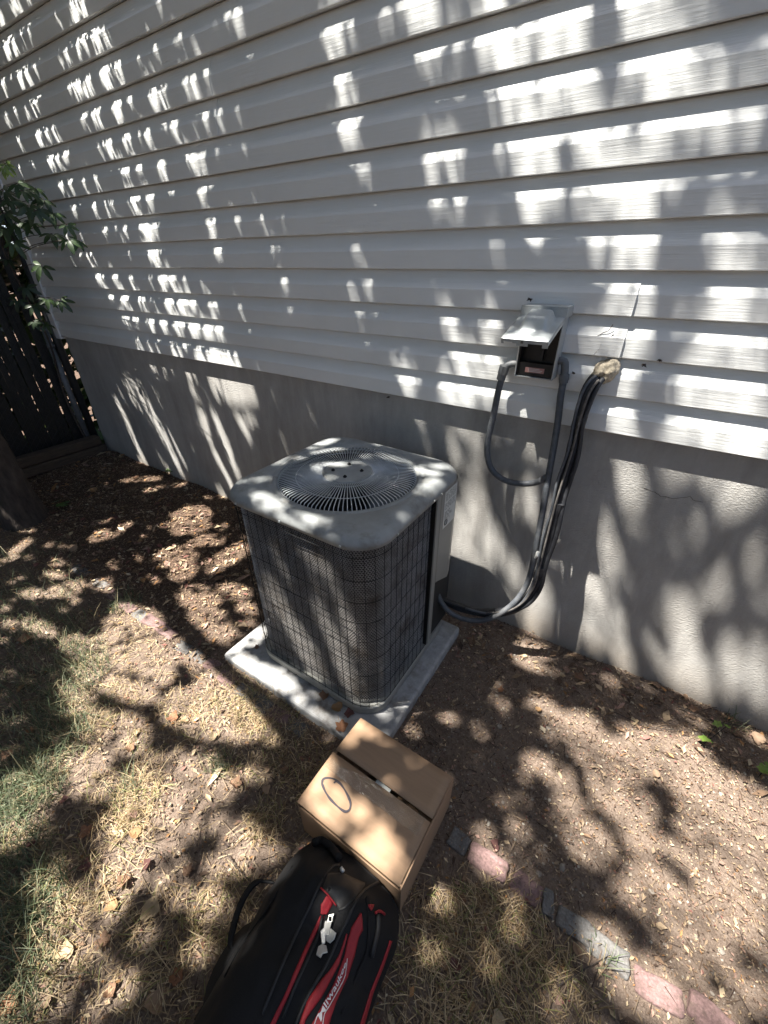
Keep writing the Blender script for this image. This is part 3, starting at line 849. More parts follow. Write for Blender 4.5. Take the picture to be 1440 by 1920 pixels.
def ribbon(pts, w, z, name, mat, parent, closed=True):
    P = [Vector((p.x, p.y, 0)) for p in pts]; n = len(P); V = []; Fc = []
    for i in range(n):
        a = P[(i - 1) % n] if closed else P[max(0, i - 1)]; c = P[(i + 1) % n] if closed else P[min(n - 1, i + 1)]
        d = (c - a).normalized(); m = Vector((-d.y, d.x, 0)) * w * (0.5 + 0.12 * math.sin(i * .5))
        V += [tuple(P[i] + m + Vector((0, 0, z))), tuple(P[i] - m + Vector((0, 0, z)))]
    for i in range(n if closed else n - 1):
        j = (i + 1) % n; Fc.append((2 * i, 2 * i + 1, 2 * j + 1, 2 * j))
    return mesh_obj(name, V, Fc, mat, parent)
ov = [(278, 610), (285, 575), (320, 562), (375, 572), (430, 612), (475, 680), (505, 745), (510, 795), (495, 828), (462, 836), (410, 800), (350, 740), (305, 675)]
op = [on_z(540 + a / 4.364, 1330 + c / 4.364, CZ + 0.003) for a, c in ov]
op = spline(op + [op[0]], 0.004)[:-1]
ribbon(op, 0.0062, CZ + 0.0042, 'marker_oval', M_MARKER, f_front)
tl = [on_z(540 + a / 4.364, 1330 + c / 4.364, CZ + 0.003) for a, c in [(375, 605), (395, 590), (425, 610)]]
ribbon(spline(tl, .004), 0.005, CZ + 0.0044, 'marker_stroke', M_MARKER, f_front, False)
V = []; Fc = []; rr = random.Random(8)
for i in range(60):
    for j in range(10):
        u, v = i / 59, j / 9
        V.append((CX0 + 0.004 + 0.355 * u, GAPY - 0.006 - 0.052 * v, CZ + 0.0045 + rr.uniform(0, 0.0003)))
for i in range(59):
    for j in range(9): Fc.append((i * 10 + j, i * 10 + j + 1, (i + 1) * 10 + j + 1, (i + 1) * 10 + j))
mesh_obj('packing_tape', V, Fc, M_TAPE, f_front, True)
mb = MB(); mb.box(-0.40, -0.345, GAPY - 0.006, GAPY + 0.012, CZ - 0.0045, CZ - 0.003); mb.build('loose_tape', M_STICKER, cb)

# ================================================================ tool bag
bag = empty('tool_bag', (-0.33, -1.55, 0.0))
tag(bag, 'black tool bag with red panels and metal zip pulls in front of the cardboard box', 'bag')
SEC = [(-0.490, 0.0), (-0.512, 0.05), (-0.512, 0.13), (-0.490, 0.20), (-0.445, 0.262), (-0.385, 0.300), (-0.325, 0.308), (-0.285, 0.292), (-0.250, 0.300), (-0.205, 0.282), (-0.172, 0.240), (-0.150, 0.175), (-0.148, 0.09), (-0.165, 0.02), (-0.18, 0.0)]
sec = spline([Vector((x, 0, z)) for x, z in SEC], 0.012)
from mathutils import noise as mnoise
nv = 64; V = []; Fc = []; m = len(sec)
for j in range(nv):
    v = j / (nv - 1); y = -1.312 - 0.56 * v
    hd = min(1, v / 0.22); sz = 0.50 + 0.50 * math.sin(hd * math.pi / 2); sx = 0.86 + 0.14 * math.sin(min(1, v / 0.15) * math.pi / 2)
    for i, p in enumerate(sec):
        u = i / (m - 1)
        x = -0.345 + (p.x + 0.345) * sx - 0.075 * (y + 1.45)
        z = p.z * sz * (1 + 0.02 * math.sin(9 * v + 5 * u)) + (0.006 * math.sin(21 * v + 7 * u) + 0.004 * math.sin(40 * u + 13 * v)) * math.sin(math.pi * u)
        w_ = mnoise.noise(Vector((x * 9, y * 5, 3.1))) * 0.018 + abs(mnoise.noise(Vector((x * 22, y * 9, 7.7)))) * -0.014 + mnoise.noise(Vector((x * 45, y * 30, 1.7))) * 0.004
        z += w_ * math.sin(math.pi * u) ** .5 * (1 if z > .03 else 0); x += 0.5 * w_ * (1 if u > .5 else -1) * (1 if z > .03 else 0)
        V.append((x, y + 0.012 * math.sin(math.pi * u) * (1 - hd), max(0.002, z)))
for j in range(nv - 1):
    for i in range(m - 1): Fc.append((j * m + i, j * m + i + 1, (j + 1) * m + i + 1, (j + 1) * m + i))
Fc.append(tuple(range(m))); Fc.append(tuple(reversed(range((nv - 1) * m, nv * m))))
body = mesh_obj('body', V, Fc, M_BAG, bag, True)
from mathutils.bvhtree import BVHTree
bvh = BVHTree.FromPolygons([Vector(p) for p in V], Fc)
def on_bag(px, py, off=0.0025):
    d = Vector(ray(px, py)).normalized()
    hit, nrm, _, _ = bvh.ray_cast(Vector(CAM), d)
    if hit is None: return on_z(px, py, 0.2)
    if nrm.dot(d) > 0: nrm = -nrm
    return hit + nrm * off
BC = lambda a, c: (480 + a / 5.143, 1560 + c / 5.143)
def resample(pl, n):
    pl = [np.array(p, float) for p in pl]; L = [0]
    for a, c in zip(pl, pl[1:]): L.append(L[-1] + np.linalg.norm(c - a))
    out = []
    for k in range(n):
        s = L[-1] * k / (n - 1)
        i = max(0, min(len(L) - 2, next((q for q in range(len(L) - 1) if L[q + 1] >= s), len(L) - 2)))
        f = (s - L[i]) / max(1e-6, L[i + 1] - L[i]); out.append(pl[i] + (pl[i + 1] - pl[i]) * f)
    return out
def bag_strip(name, left, right, mat, n=18, k=5, off=0.0025, parent=None):
    A, B = resample(left, n), resample(right, n); V = []; Fc = []
    for a, c in zip(A, B):
        for q in range(k):
            p = a + (c - a) * q / (k - 1); e = 0.0 if 0 < q < k - 1 else -0.0012
            V.append(on_bag(*BC(*p), off + e))
    for i in range(n - 1):
        for q in range(k - 1): Fc.append((i * k + q, (i + 1) * k + q, (i + 1) * k + q + 1, i * k + q + 1))
    o = mesh_obj(name, V, Fc, mat, parent or bag, True); s = o.modifiers.new('t', 'SOLIDIFY'); s.thickness = 0.0015; s.offset = 0
    return o
def bag_tube(name, pl, r, mat, off=0.003, parent=None):
    P = spline([on_bag(*BC(*p), off) for p in pl], 0.01); mb = MB(); mb.tube(P, r, 8); return mb.build(name, mat, parent or bag, True)
bag_strip('shoulder_panel', [(690, 405), (640, 545), (760, 690), (800, 770)], [(840, 400), (1060, 500), (1000, 600), (860, 740)], M_BAGSMOOTH, off=0.002)
bag_strip('red_panel', [(680, 615), (625, 700), (622, 790)], [(700, 622), (742, 690), (685, 795)], M_RED)
bag_strip('red_piping', [(620, 800), (560, 930), (480, 1100), (380, 1330), (270, 1580), (140, 1840), (60, 2000)], [(660, 815), (590, 950), (500, 1140), (410, 1350), (300, 1600), (185, 1851), (110, 2000)], M_RED, 30)
bag_strip('red_panel', [(870, 980), (800, 1180), (720, 1320), (620, 1440), (500, 1620), (420, 1851), (380, 1960)], [(880, 985), (845, 1120), (800, 1270), (730, 1400), (630, 1590), (480, 1800), (440, 1960)], M_RED, 30)
logo_panel = bag_strip('logo_panel', [(1003, 785), (920, 920), (880, 1050), (850, 1200), (740, 1480), (590, 1750), (520, 1880), (460, 2000)], [(1015, 790), (1030, 940), (985, 1020), (950, 1180), (880, 1400), (770, 1650), (690, 1880), (640, 2000)], M_RED, 34, 7)
bag_strip('red_piping', [(1285, 1045), (1200, 1290), (1100, 1530), (1000, 1851), (960, 1980)], [(1308, 1050), (1228, 1290), (1133, 1530), (1042, 1851), (1005, 1980)], M_RED, 26, 4)
bag_tube('red_piping', [(625, 545), (680, 590), (735, 660), (775, 715)], 0.0018, M_RED)
bag_strip('red_tab', [(1070, 705), (1085, 730), (1105, 760)], [(1135, 705), (1130, 730), (1112, 762)], M_RED, 6, 3)
bag_tube('red_loop', [(1140, 790), (1165, 772), (1195, 775), (1228, 800)], 0.003, M_RED, 0.004)
bag_tube('zipper', [(1180, 485), (1050, 565), (950, 690), (880, 850), (800, 1010), (690, 1260), (560, 1480), (440, 1720), (370, 1900)], 0.0036, M_BAGSMOOTH, 0.001)
bag_tube('zipper', [(800, 320), (720, 350), (600, 540), (520, 720), (400, 960), (250, 1300), (60, 1760)], 0.0036, M_BAGSMOOTH, 0.001)
bag_tube('zipper', [(640, 800), (600, 1000), (520, 1180), (380, 1480), (260, 1790)], 0.0035, M_BAGSMOOTH, 0.001)
bag_tube('seam', [(350, 330), (200, 600), (60, 820), (-140, 1100), (-300, 1400)], 0.0028, M_BAG, 0.001)
bag_tube('seam', [(1060, 640), (1080, 900), (1060, 1150), (960, 1400), (820, 1750)], 0.003, M_BAG, 0.002)
bag_tube('side_strap', [(1160, 800), (1165, 920), (1130, 1080), (1105, 1190)], 0.006, M_BAGSMOOTH, 0.004)
bag_tube('grab_handle', [(560, 150), (620, 130), (690, 170), (740, 220), (790, 300)], 0.011, M_BAG, 0.012)
mb = MB(); c = on_bag(*BC(828, 385), 0.006); mb.tube([c + Vector((-.006, 0, 0)), c + Vector((.006, -.003, 0))], 0.005, 8); mb.build('buckle', M_PULL, bag, True)
# carry strap standing off the left side
hp = [(512, 1652, .20), (482, 1651, .185), (462, 1672, .175), (447, 1702, .165), (436, 1738, .155), (430, 1770, .15), (440, 1800, .15)]
P = spline([on_z(a, c, z) for a, c, z in hp], 0.012); V = []; Fc = []
for i, p in enumerate(P):
    d = (P[min(i + 1, len(P) - 1)] - P[max(i - 1, 0)]).normalized(); w = d.cross(Vector((0.8, 0, 0.6))).normalized() * 0.0125
    w = Vector((0.86, 0.1, 0.5)) * 0.0095
    V += [p + w, p - w]
for i in range(len(P) - 1): Fc.append((2 * i, 2 * i + 1, 2 * i + 3, 2 * i + 2))
o = mesh_obj('carry_strap', V, Fc, M_BAG, bag, True); o.modifiers.new('t', 'SOLIDIFY').thickness = 0.006
# outer pocket low on the left side
V = []; Fc = []
for j in range(9):
    v = j / 8; y = -1.545 - 0.20 * v; b_ = math.sin(math.pi * min(1, max(0, v * 1.15))) ** 0.4 if 0 < v < 0.87 else 0.3
    for (x, z) in ((-.46, .005), (-.560, .02), (-.585, .08), (-.575, .135), (-.535, .168), (-.46, .20)):
        V.append((-0.455 + (x + .5) * (0.55 + .45 * b_) - 0.05 * (y + 1.45), y, z * (.8 + .2 * b_)))
for j in range(8):
    for i in range(5): Fc.append((j * 6 + i, j * 6 + i + 1, (j + 1) * 6 + i + 1, (j + 1) * 6 + i))
Fc.append(tuple(range(6))); Fc.append(tuple(reversed(range(48, 54))))
mesh_obj('side_pocket', V, Fc, M_BAG, bag, True)
# metal zip pulls
def pull(polys, name):
    mbp = MB()
    for pl, off, hole in polys:
        P = [on_bag(*BC(a, c), 0.006 + off) for a, c in pl]; n_ = len(P)
        cen = sum(P, Vector()) / n_; nn = (P[1] - P[0]).cross(P[2] - P[0]).normalized(); nn = nn if nn.z > 0 else -nn
        P = [p - nn * (p - cen).dot(nn) for p in P]
        if hole:
            Hh = [on_bag(*BC(a, c), 0.006 + off) for a, c in hole]; Hh = [p - nn * (p - cen).dot(nn) for p in Hh]
            V = P + Hh + [p + nn * .003 for p in P] + [p + nn * .003 for p in Hh]; k = 4
            fs = []
            for i in range(4):
                j = (i + 1) % 4
                fs += [(8 + i, 8 + j, 12 + j, 12 + i), (i, j, 8 + j, 8 + i), (4 + i, 12 + i, 12 + j, 4 + j), (i, 4 + i, 4 + j, j)]
            mbp.add(V, fs)
        else:
            V = P + [p + nn * .003 for p in P]
            mbp.add(V, [tuple(range(n_, 2 * n_)), tuple(reversed(range(n_)))] + [(i, (i + 1) % n_, n_ + (i + 1) % n_, n_ + i) for i in range(n_)])
    return bevel(mbp.build(name, M_PULL, bag), 0.0008, 2)
pull([([(703, 800), (765, 793), (752, 890), (697, 892)], 0.004, [(716, 830), (746, 826), (741, 874), (710, 878)]), ([(697, 892), (752, 890), (735, 952), (725, 1020), (682, 1020), (684, 945)], 0.004, None),
      ([(740, 950), (780, 985), (762, 1045), (722, 1090), (685, 1065), (692, 1010)], 0.0, None)], 'zip_pull')
pull([([(664, 866), (692, 870), (690, 945), (680, 1000), (675, 1095), (640, 1110), (618, 975), (660, 945)], 0.001, None), ([(600, 1130), (640, 1102), (690, 1120), (688, 1190), (655, 1215), (635, 1275), (578, 1230)], 0.004, None)], 'zip_pull')
# lettering printed along the red panel, with its lightning-stroke underline
tc = bpy.data.curves.new('lettering', 'FONT'); tc.body = 'Milwaukee'; tc.shear = 0.35; tc.offset = 0.012
to = bpy.data.objects.new('lettering_source', tc); col.objects.link(to)
dg = bpy.context.evaluated_depsgraph_get(); tm = to.evaluated_get(dg).to_mesh()
tv = [v.co.copy() for v in tm.vertices]; tf = [tuple(p.vertices) for p in tm.polygons]
to.evaluated_get(dg).to_mesh_clear(); bpy.data.objects.remove(to, do_unlink=True); bpy.data.curves.remove(tc)
x0 = min(v.x for v in tv); x1 = max(v.x for v in tv); hh = max(v.y for v in tv)
base = [np.array(p, float) for p in [(628, 1830), (700, 1650), (790, 1460), (868, 1262)]]
def base_at(s):
    s = s ** 0.85
    k = min(2.999, s * 3); i = int(k); f = k - i
    return base[i] + (base[i + 1] - base[i]) * f, (base[min(i + 1, 3)] - base[i])
Vt = []
for v in tv:
    s = min(1, max(0, (v.x - x0) / (x1 - x0))); p, d = base_at(s); d = d / np.linalg.norm(d); up_ = np.array([d[1], -d[0]]); up_ = up_ if up_[0] < 0 else -up_
    q = p + up_ * (v.y / hh) * (62 * (1 - s) + 24 * s); Vt.append(on_bag(*BC(*q), 0.0048))
mesh_obj('lettering', Vt, tf, M_WHITEPRINT, logo_panel)
bag_tube('lettering_underline', [(640, 1850), (660, 1760), (700, 1690), (800, 1510), (850, 1380), (872, 1215)], 0.0009, M_WHITEPRINT, 0.0045, logo_panel)
bag_tube('lettering_underline', [(560, 1850), (580, 1780), (600, 1740)], 0.0009, M_WHITEPRINT, 0.0045, logo_panel)

# ================================================================ edging bricks
bricks = [  # px, py, length, colour, label
    (150, 1068, .20, 'g', 'pale grey edging brick farthest from the concrete pad, half hidden by grass'), (186, 1091, .14, 'g', 'pale grey edging brick touching the pink one in the far edging row'),
    (207, 1108, .15, 'p', 'pink edging brick near the far end of the edging row'), (234, 1130, .17, 'p', 'soil covered pinkish edging brick in the middle of the far row'), (262, 1150, .13, 'g', 'whitish edging brick left of the sunlit pink pair'),
    (287, 1164, .16, 'p', 'sunlit pink edging brick beside the whitish one'), (314, 1184, .12, 'p', 'sunlit pink edging brick nearest the branch shadow'), (342, 1210, .11, 'g', 'grey edging brick standing in the branch shadow'),
    (374, 1228, .13, 'g', 'grey edging brick halfway between branch shadow and concrete pad'), (400, 1246, .11, 'p', 'dusty pink edging brick left of the pad corner'), (427, 1273, .11, 'p', 'pink edging brick below the left corner of the pad'),
    (461, 1298, .12, 'g', 'grey edging brick crossed by a thin shadow below the pad'), (492, 1316, .11, 'g', 'rounded pale edging brick below the middle of the pad'), (521, 1338, .12, 'p', 'pink edging brick half shaded below the pad'), (553, 1358, .12, 'g', 'mud covered edging brick just left of the cardboard box'),
    (861, 1577, .075, 'g', 'small greenish grey edging brick right beside the cardboard box'), (914, 1618, .135, 'p', 'pink edging brick with a bright sun spot right of the box'), (986, 1668, .10, 'p', 'shaded pink edging brick second along from the box'),
    (1026, 1695, .035, 'g', 'sliver of grey edging brick between pink and grey ones'), (1075, 1733, .105, 'g', 'shaded grey edging brick in the right hand row'), (1141, 1783, .12, 'g', 'pale sunlit edging brick sunk in gravel'),
    (1238, 1856, .125, 'p', 'long pink edging brick near the lower right corner'), (1340, 1912, .12, 'p', 'pink edging brick cut by the bottom edge of the picture')]
brng = random.Random(5)
for px, py, ln, c, lab in bricks:
    p = on_z(px, py, 0.012); bm = bmesh.new(); bmesh.ops.create_cube(bm, size=1.0)
    bmesh.ops.subdivide_edges(bm, edges=bm.edges[:], cuts=3, use_grid_fill=True)
    for v in bm.verts:
        v.co = Vector((v.co.x * ln * .90, v.co.y * 0.060, v.co.z * 0.05)) + Vector([brng.uniform(-.0035, .0035) for _ in range(3)])
    me = bpy.data.meshes.new('edging_brick'); bm.to_mesh(me); bm.free(); me.materials.append(M_PINK if c == 'p' else M_GREYBRICK)
    o = link(bpy.data.objects.new('edging_brick', me)); bevel(o, 0.007, 3, 50)
    o.location = (p.x, p.y, gz(p.x, p.y) - 0.0205 + brng.uniform(0, .009)); o.rotation_euler = (brng.uniform(-.07, .07), brng.uniform(-.06, .06), brng.uniform(-.13, .13))
    o.location.z += -0.002 if px < 600 else 0.006
    tag(o, lab, 'brick', 'edging bricks sunk in the ground')

# ================================================================ ground cover
def visible(P, mx=60):
    x, y, w = project(P); return (w > 0.05) & (x > -mx) & (x < 1440 + mx) & (y > -mx) & (y < 1920 + mx)
def blocked(x, y, pad=0.0):
    a = (x > -1.375 - pad) & (x < -0.489 + pad) & (y > -0.986 - pad) & (y < -0.205 + pad)
    return a | ((x > CX0 + .01) & (x < CX1 - .01) & (y > CY0 + .01) & (y < CY1 - .01)) | ((x > -.52) & (x < -.17) & (y < -1.34))
def scatter(n, x0=-4.6, x1=1.7, y0=-2.3, y1=-0.005):
    x = RNG.uniform(x0, x1, n); y = RNG.uniform(y0, y1, n)
    k = visible(np.stack([x, y, np.zeros(n)], 1)) & ~blocked(x, y)
    return x[k], y[k]
def vnoise(x, y, s, seed=0):
    r = np.random.default_rng(seed); t = r.uniform(0, 1, (64, 64))
    u, v = x * s + 100, y * s + 100; i, j = np.floor(u).astype(int), np.floor(v).astype(int); f, g = u - i, v - j
    f = f * f * (3 - 2 * f); g = g * g * (3 - 2 * g); T = lambda a, c: t[a % 64, c % 64]
    return (T(i, j) * (1 - f) + T(i + 1, j) * f) * (1 - g) + (T(i, j + 1) * (1 - f) + T(i + 1, j + 1) * f) * g
PAL = np.array([(.50, .37, .24), (.58, .46, .30), (.24, .155, .10), (.11, .072, .052), (.42, .27, .21), (.44, .24, .11), (.34, .25, .17), (.62, .52, .38), (.27, .12, .10)]) * 0.92
def flakes(name, n, size, weights, keep, label):
    x, y = scatter(n); k = keep(x, y); x, y = x[k], y[k]; n = len(x)
    L = size * RNG.lognormal(0, 0.45, n); Wd = L * RNG.uniform(0.25, 0.62, n); a = RNG.uniform(0, 2 * math.pi, n)
    tl = RNG.normal(0, 0.28, n); fold = RNG.uniform(-.1, .5, n)
    c, s = np.cos(a), np.sin(a); z = gz(x, y) + 0.003 + RNG.uniform(0, 0.010, n)
    def P(u, v, h): return np.stack([x + c * u - s * v, y + s * u + c * v, z + h], 1)
    V = np.stack([P(-L / 2, 0, -tl * L / 2), P(0.1 * L, Wd / 2, fold * Wd * .5 + .002), P(L / 2, 0, tl * L / 2), P(-.05 * L, -Wd / 2, fold * Wd * .5 + .002)], 1)
    V[:, :, 2] = np.maximum(V[:, :, 2], gz(V[:, :, 0], V[:, :, 1]) - 0.004)
    ci = RNG.choice(len(PAL), n, p=np.array(weights) / sum(weights)); C = PAL[ci] * RNG.uniform(.7, 1.2, (n, 1))
    b0 = np.arange(n)[:, None] * 4
    Fa = np.concatenate([b0 + np.array([[0, 1, 2]]), b0 + np.array([[0, 2, 3]])], 0)
    o = array_obj(name, V.reshape(-1, 3), Fa, M_LITTER, colors=np.repeat(C, 4, 0))
    return tag(o, label, 'litter', kind='stuff')
lawn = lambda x, y: y < -1.06 + 0.06 * np.sin(5 * x)
bed = lambda x, y: ~lawn(x, y)
flakes('leaf_litter', 190000, 0.0068, [5, 2.5, 5, 3, 5, .8, 6, .8, .6], lambda x, y: bed(x, y) & (RNG.uniform(0, 1, len(x)) < 0.45 + 0.55 * vnoise(x, y, 2.2, 3)), 'small dry leaf scraps scattered over the soil bed')
flakes('lawn_litter', 130000, 0.009, [5, 5, 3, 2, 2, 2, 3, 2, .8], lambda x, y: lawn(x, y) & (RNG.uniform(0, 1, len(x)) < 0.15 + 0.75 * vnoise(x, y, 3.1, 5)), 'dry leaf scraps scattered over the worn lawn')
flakes('leaf_mulch', 15000, 0.026, [2.5, 1, 5, 4, 2, 1.2, 3, .5, 1.2], lambda x, y: (x < -1.45) & bed(x, y) | (y > -0.35) & (x > -.5) & (RNG.uniform(0, 1, len(x)) < .7) | (RNG.uniform(0, 1, len(x)) < .035), 'larger curled brown leaves mulching the shaded bed')
# pebbles
ico = bmesh.new(); bmesh.ops.create_icosphere(ico, subdivisions=1, radius=1.0); IV = np.array([v.co[:] for v in ico.verts]); IF = np.array([[v.index for v in f.verts] for f in ico.faces]); ico.free()
x, y = scatter(42000); dens = np.where(bed(x, y) & (x > -.45), 0.75 * vnoise(x, y, 2.5, 9) + .25 * np.exp(-((y + .98) / .2) ** 2), 0.05)
k = RNG.uniform(0, 1, len(x)) < dens * .8; x, y = x[k], y[k]; n = len(x)
r = 0.0031 * RNG.lognormal(0, 0.42, n)
S = IV[None] * (r[:, None, None] * RNG.uniform(.7, 1.25, (n, 1, 3))) * RNG.uniform(.86, 1.12, (n, len(IV), 1)); S[:, :, 2] *= .7
V = S + np.stack([x, y, gz(x, y) + r * .25], 1)[:, None]
PC = np.array([(.36, .31, .26), (.46, .39, .31), (.22, .18, .15), (.50, .45, .38), (.30, .22, .18)])[RNG.integers(0, 5, n)] * RNG.uniform(.5, .8, (n, 1))
tag(array_obj('gravel', V.reshape(-1, 3), (np.arange(n)[:, None, None] * len(IV) + IF[None]).reshape(-1, 3), M_STONE, colors=np.repeat(PC, len(IV), 0)), 'small tan gravel mixed into the soil bed', 'gravel', kind='stuff')
def blades(name, x, y, Lm, wid, lean, pal, label, flat=False):
    n = len(x); L = Lm * RNG.lognormal(0, .35, n); a = RNG.uniform(0, 2 * math.pi, n); ln = np.clip(RNG.normal(lean, .25, n), .05, 1.5)
    cv = RNG.normal(0, .28, n); c, s = np.cos(a), np.sin(a); z = gz(x, y) + (RNG.uniform(.002, .014, n) if flat else 0)
    V = []
    for t in (0, .36, .7, 1.0):
        hz = L * t * np.sin(ln * (0.6 + .5 * t)); up = L * t * np.cos(np.minimum(ln * (0.5 + .7 * t), 1.65)) if not flat else L * .10 * math.sin(math.pi * t) * np.abs(cv)
        sx = L * cv * .25 * t * t
        px, py, pz = x + c * hz - s * sx, y + s * hz + c * sx, z + up
        w = wid * (1 - t) ** .6 * .5 + .0002
        V.append(np.stack([px - s * w, py + c * w, pz], 1)); V.append(np.stack([px + s * w, py - c * w, pz], 1))
    V = np.stack(V, 1); V[:, :, 2] = np.maximum(V[:, :, 2], gz(V[:, :, 0], V[:, :, 1]) - .003)
    b0 = np.arange(n)[:, None] * 8
    Fa = np.concatenate([b0 + np.array([[2 * i, 2 * i + 1, 2 * i + 3, 2 * i + 2]]) for i in range(3)], 0)
    C = 0.88 * np.array(pal)[RNG.integers(0, len(pal), n)] * RNG.uniform(.75, 1.2, (n, 1))
    return tag(array_obj(name, V.reshape(-1, 3), Fa, M_GRASS, colors=np.repeat(C, 8, 0)), label, 'grass', kind='stuff')
STRAW = [(.52, .39, .23), (.60, .47, .30), (.42, .30, .18), (.33, .23, .14), (.56, .44, .27), (.36, .26, .13)]
x, y = scatter(85000); k = lawn(x, y) & (RNG.uniform(0, 1, len(x)) < (.08 + 1.1 * np.clip(vnoise(x, y, 2.7, 12) - .25, 0, 1)) * .62 * np.where(x > -.2, .3, 1)); x, y = x[k], y[k]
blades('dry_grass', x, y, .031, .0021, 1.35, STRAW, 'matted straw coloured dead grass of the worn lawn', True)
def clumps(lst, per):
    X = []; Y = []
    for px, py, rad, m in lst:
        p = on_z(px, py, 0); k = int(per * m); r = rad * np.sqrt(RNG.uniform(0, 1, k)); a = RNG.uniform(0, 6.283, k); X.append(p.x + r * np.cos(a)); Y.append(p.y + r * np.sin(a))
    X = np.concatenate(X); Y = np.concatenate(Y); k = ~blocked(X, Y); return X[k], Y[k]
dt = [(480, 1335, .10, 1), (440, 1300, .12, .8), (230, 1490, .13, 1), (260, 1500, .1, .8), (310, 1370, .16, 1), (200, 1600, .14, 1), (150, 1790, .15, 1), (100, 1700, .14, .7), (300, 1760, .12, .8), (420, 1700, .1, .9), (880, 1720, .08, .5), (960, 1740, .12, 1), (920, 1800, .16, 1.2), (1000, 1850, .14, 1), (1060, 1890, .12, .8), (860, 1850, .12, 1), (800, 1890, .12, .8), (780, 1740, .1, .8), (40, 1640, .14, .8), (350, 1880, .14, .8), (560, 1420, .12, .7), (600, 1480, .10, .7), (500, 1540, .07, .7), (200, 1330, .15, .8), (120, 1400, .16, .8), (480, 1420, .12, .6), (530, 1345, .08, .6)]
x, y = clumps(dt, 330)
blades('dry_grass_tufts', x, y, .042, .0022, .85, STRAW + [(.30, .30, .12)], 'ragged tufts of straw coloured dry grass')
gt = [(30, 1085, .3, 1.3), (60, 1130, .28, 1.2), (150, 1165, .10, .35), (60, 1180, .25, 1.2), (20, 1240, .25, 1.3), (80, 1250, .2, 1.1), (150, 1225, .10, .8), (165, 1260, .10, .8), (110, 1290, .18, 1), (30, 1330, .22, 1.2), (90, 1340, .18, .9), (180, 1340, .08, .35), (120, 1378, .09, .7), (140, 1395, .07, .6), (15, 1400, .18, 1.0), (60, 1440, .11, 1.1), (30, 1470, .11, 1.1), (50, 1490, .11, 1.3), (85, 1485, .08, .7), (15, 1520, .11, 1.0), (10, 1570, .12, 1.2), (30, 1600, .10, .8), (10, 1650, .13, 1.2), (60, 1700, .10, .8), (80, 1680, .07, .6), (10, 1740, .13, 1), (10, 1820, .12, 1), (30, 1860, .10, .7), (5, 1900, .12, 1), (410, 1440, .05, .4), (235, 1130, .08, .8), (240, 1475, .05, .3), (10, 1160, .3, 1.2), (125, 1320, .1, .5), (640, 1870, .02, .02), (1380, 1365, .05, .15), (1130, 1800, .04, .1)]
x, y = clumps(gt, 190)
blades('green_grass', x, y, .062, .0026, .62, [(.12, .16, .08), (.15, .19, .10), (.19, .22, .14), (.11, .14, .08), (.24, .26, .17), (.32, .29, .17), (.40, .33, .19)], 'tufts of thin green grass surviving at the left of the lawn')

x, y = scatter(16000); k = RNG.uniform(0, 1, len(x)) < .25 + .5 * vnoise(x, y, 1.9, 31); x, y = x[k], y[k]
o = blades('twig_litter', x, y, .035, .0030, 1.4, [(.12, .08, .055), (.20, .14, .10), (.07, .045, .035), (.30, .22, .15)], 'short broken twigs and stalks strewn over the soil', True); o['category'] = 'litter'
# ---------------------------------------------------------------- fallen leaves, twigs and seedlings
def leaf_mesh(name, lobes, seed, curl, colr, mat):
    r = random.Random(seed); n_ = lobes * 4; V = [(0, 0, .004)]
    for i in range(n_):
        a = 2 * math.pi * i / n_; k = 0.70 + 0.30 * (0.5 + 0.5 * math.cos(lobes * a)) ** 1.2; k *= r.uniform(.86, 1.08) * (1 - 0.25 * math.cos(a + 3.14) ** 8)
        x_, y_ = k * math.cos(a), k * .82 * math.sin(a); V.append((x_, y_, curl * (abs(y_) ** 1.6 * 1.1 + .25 * math.sin(2.2 * x_ + seed)) + r.uniform(-.05, .09)))
    for i in range(n_):
        p = V[1 + i]; V.append((p[0] * .5, p[1] * .5, p[2] * .35 + r.uniform(0, .03)))
    Fc = [(1 + i, 1 + (i + 1) % n_, 1 + n_ + (i + 1) % n_, 1 + n_ + i) for i in range(n_)] + [(0, 1 + n_ + i, 1 + n_ + (i + 1) % n_) for i in range(n_)]
    mb = MB(); mb.add(V, Fc); mb.tube([(-.4, 0, .02), (-.8, .03, .05), (-1.25, .12, .10)], [.03, .022, .018], 4)
    me = bpy.data.meshes.new(name); me.from_pydata(mb.v, [], mb.f); me.materials.append(mat)
    at = me.color_attributes.new('tint', 'FLOAT_COLOR', 'POINT'); at.data.foreach_set('color', np.array([list(colr) + [1]] * len(me.vertices), np.float32).ravel())
    return me
fl = [leaf_mesh('fallen_leaf', 5 if i % 3 else 3, i, .55 + .12 * (i % 3), c, M_FALLEN) for i, c in enumerate([(.33, .20, .10), (.38, .27, .16), (.25, .145, .09), (.42, .32, .20), (.21, .125, .08), (.30, .145, .08), (.36, .25, .17), (.16, .075, .065)])]
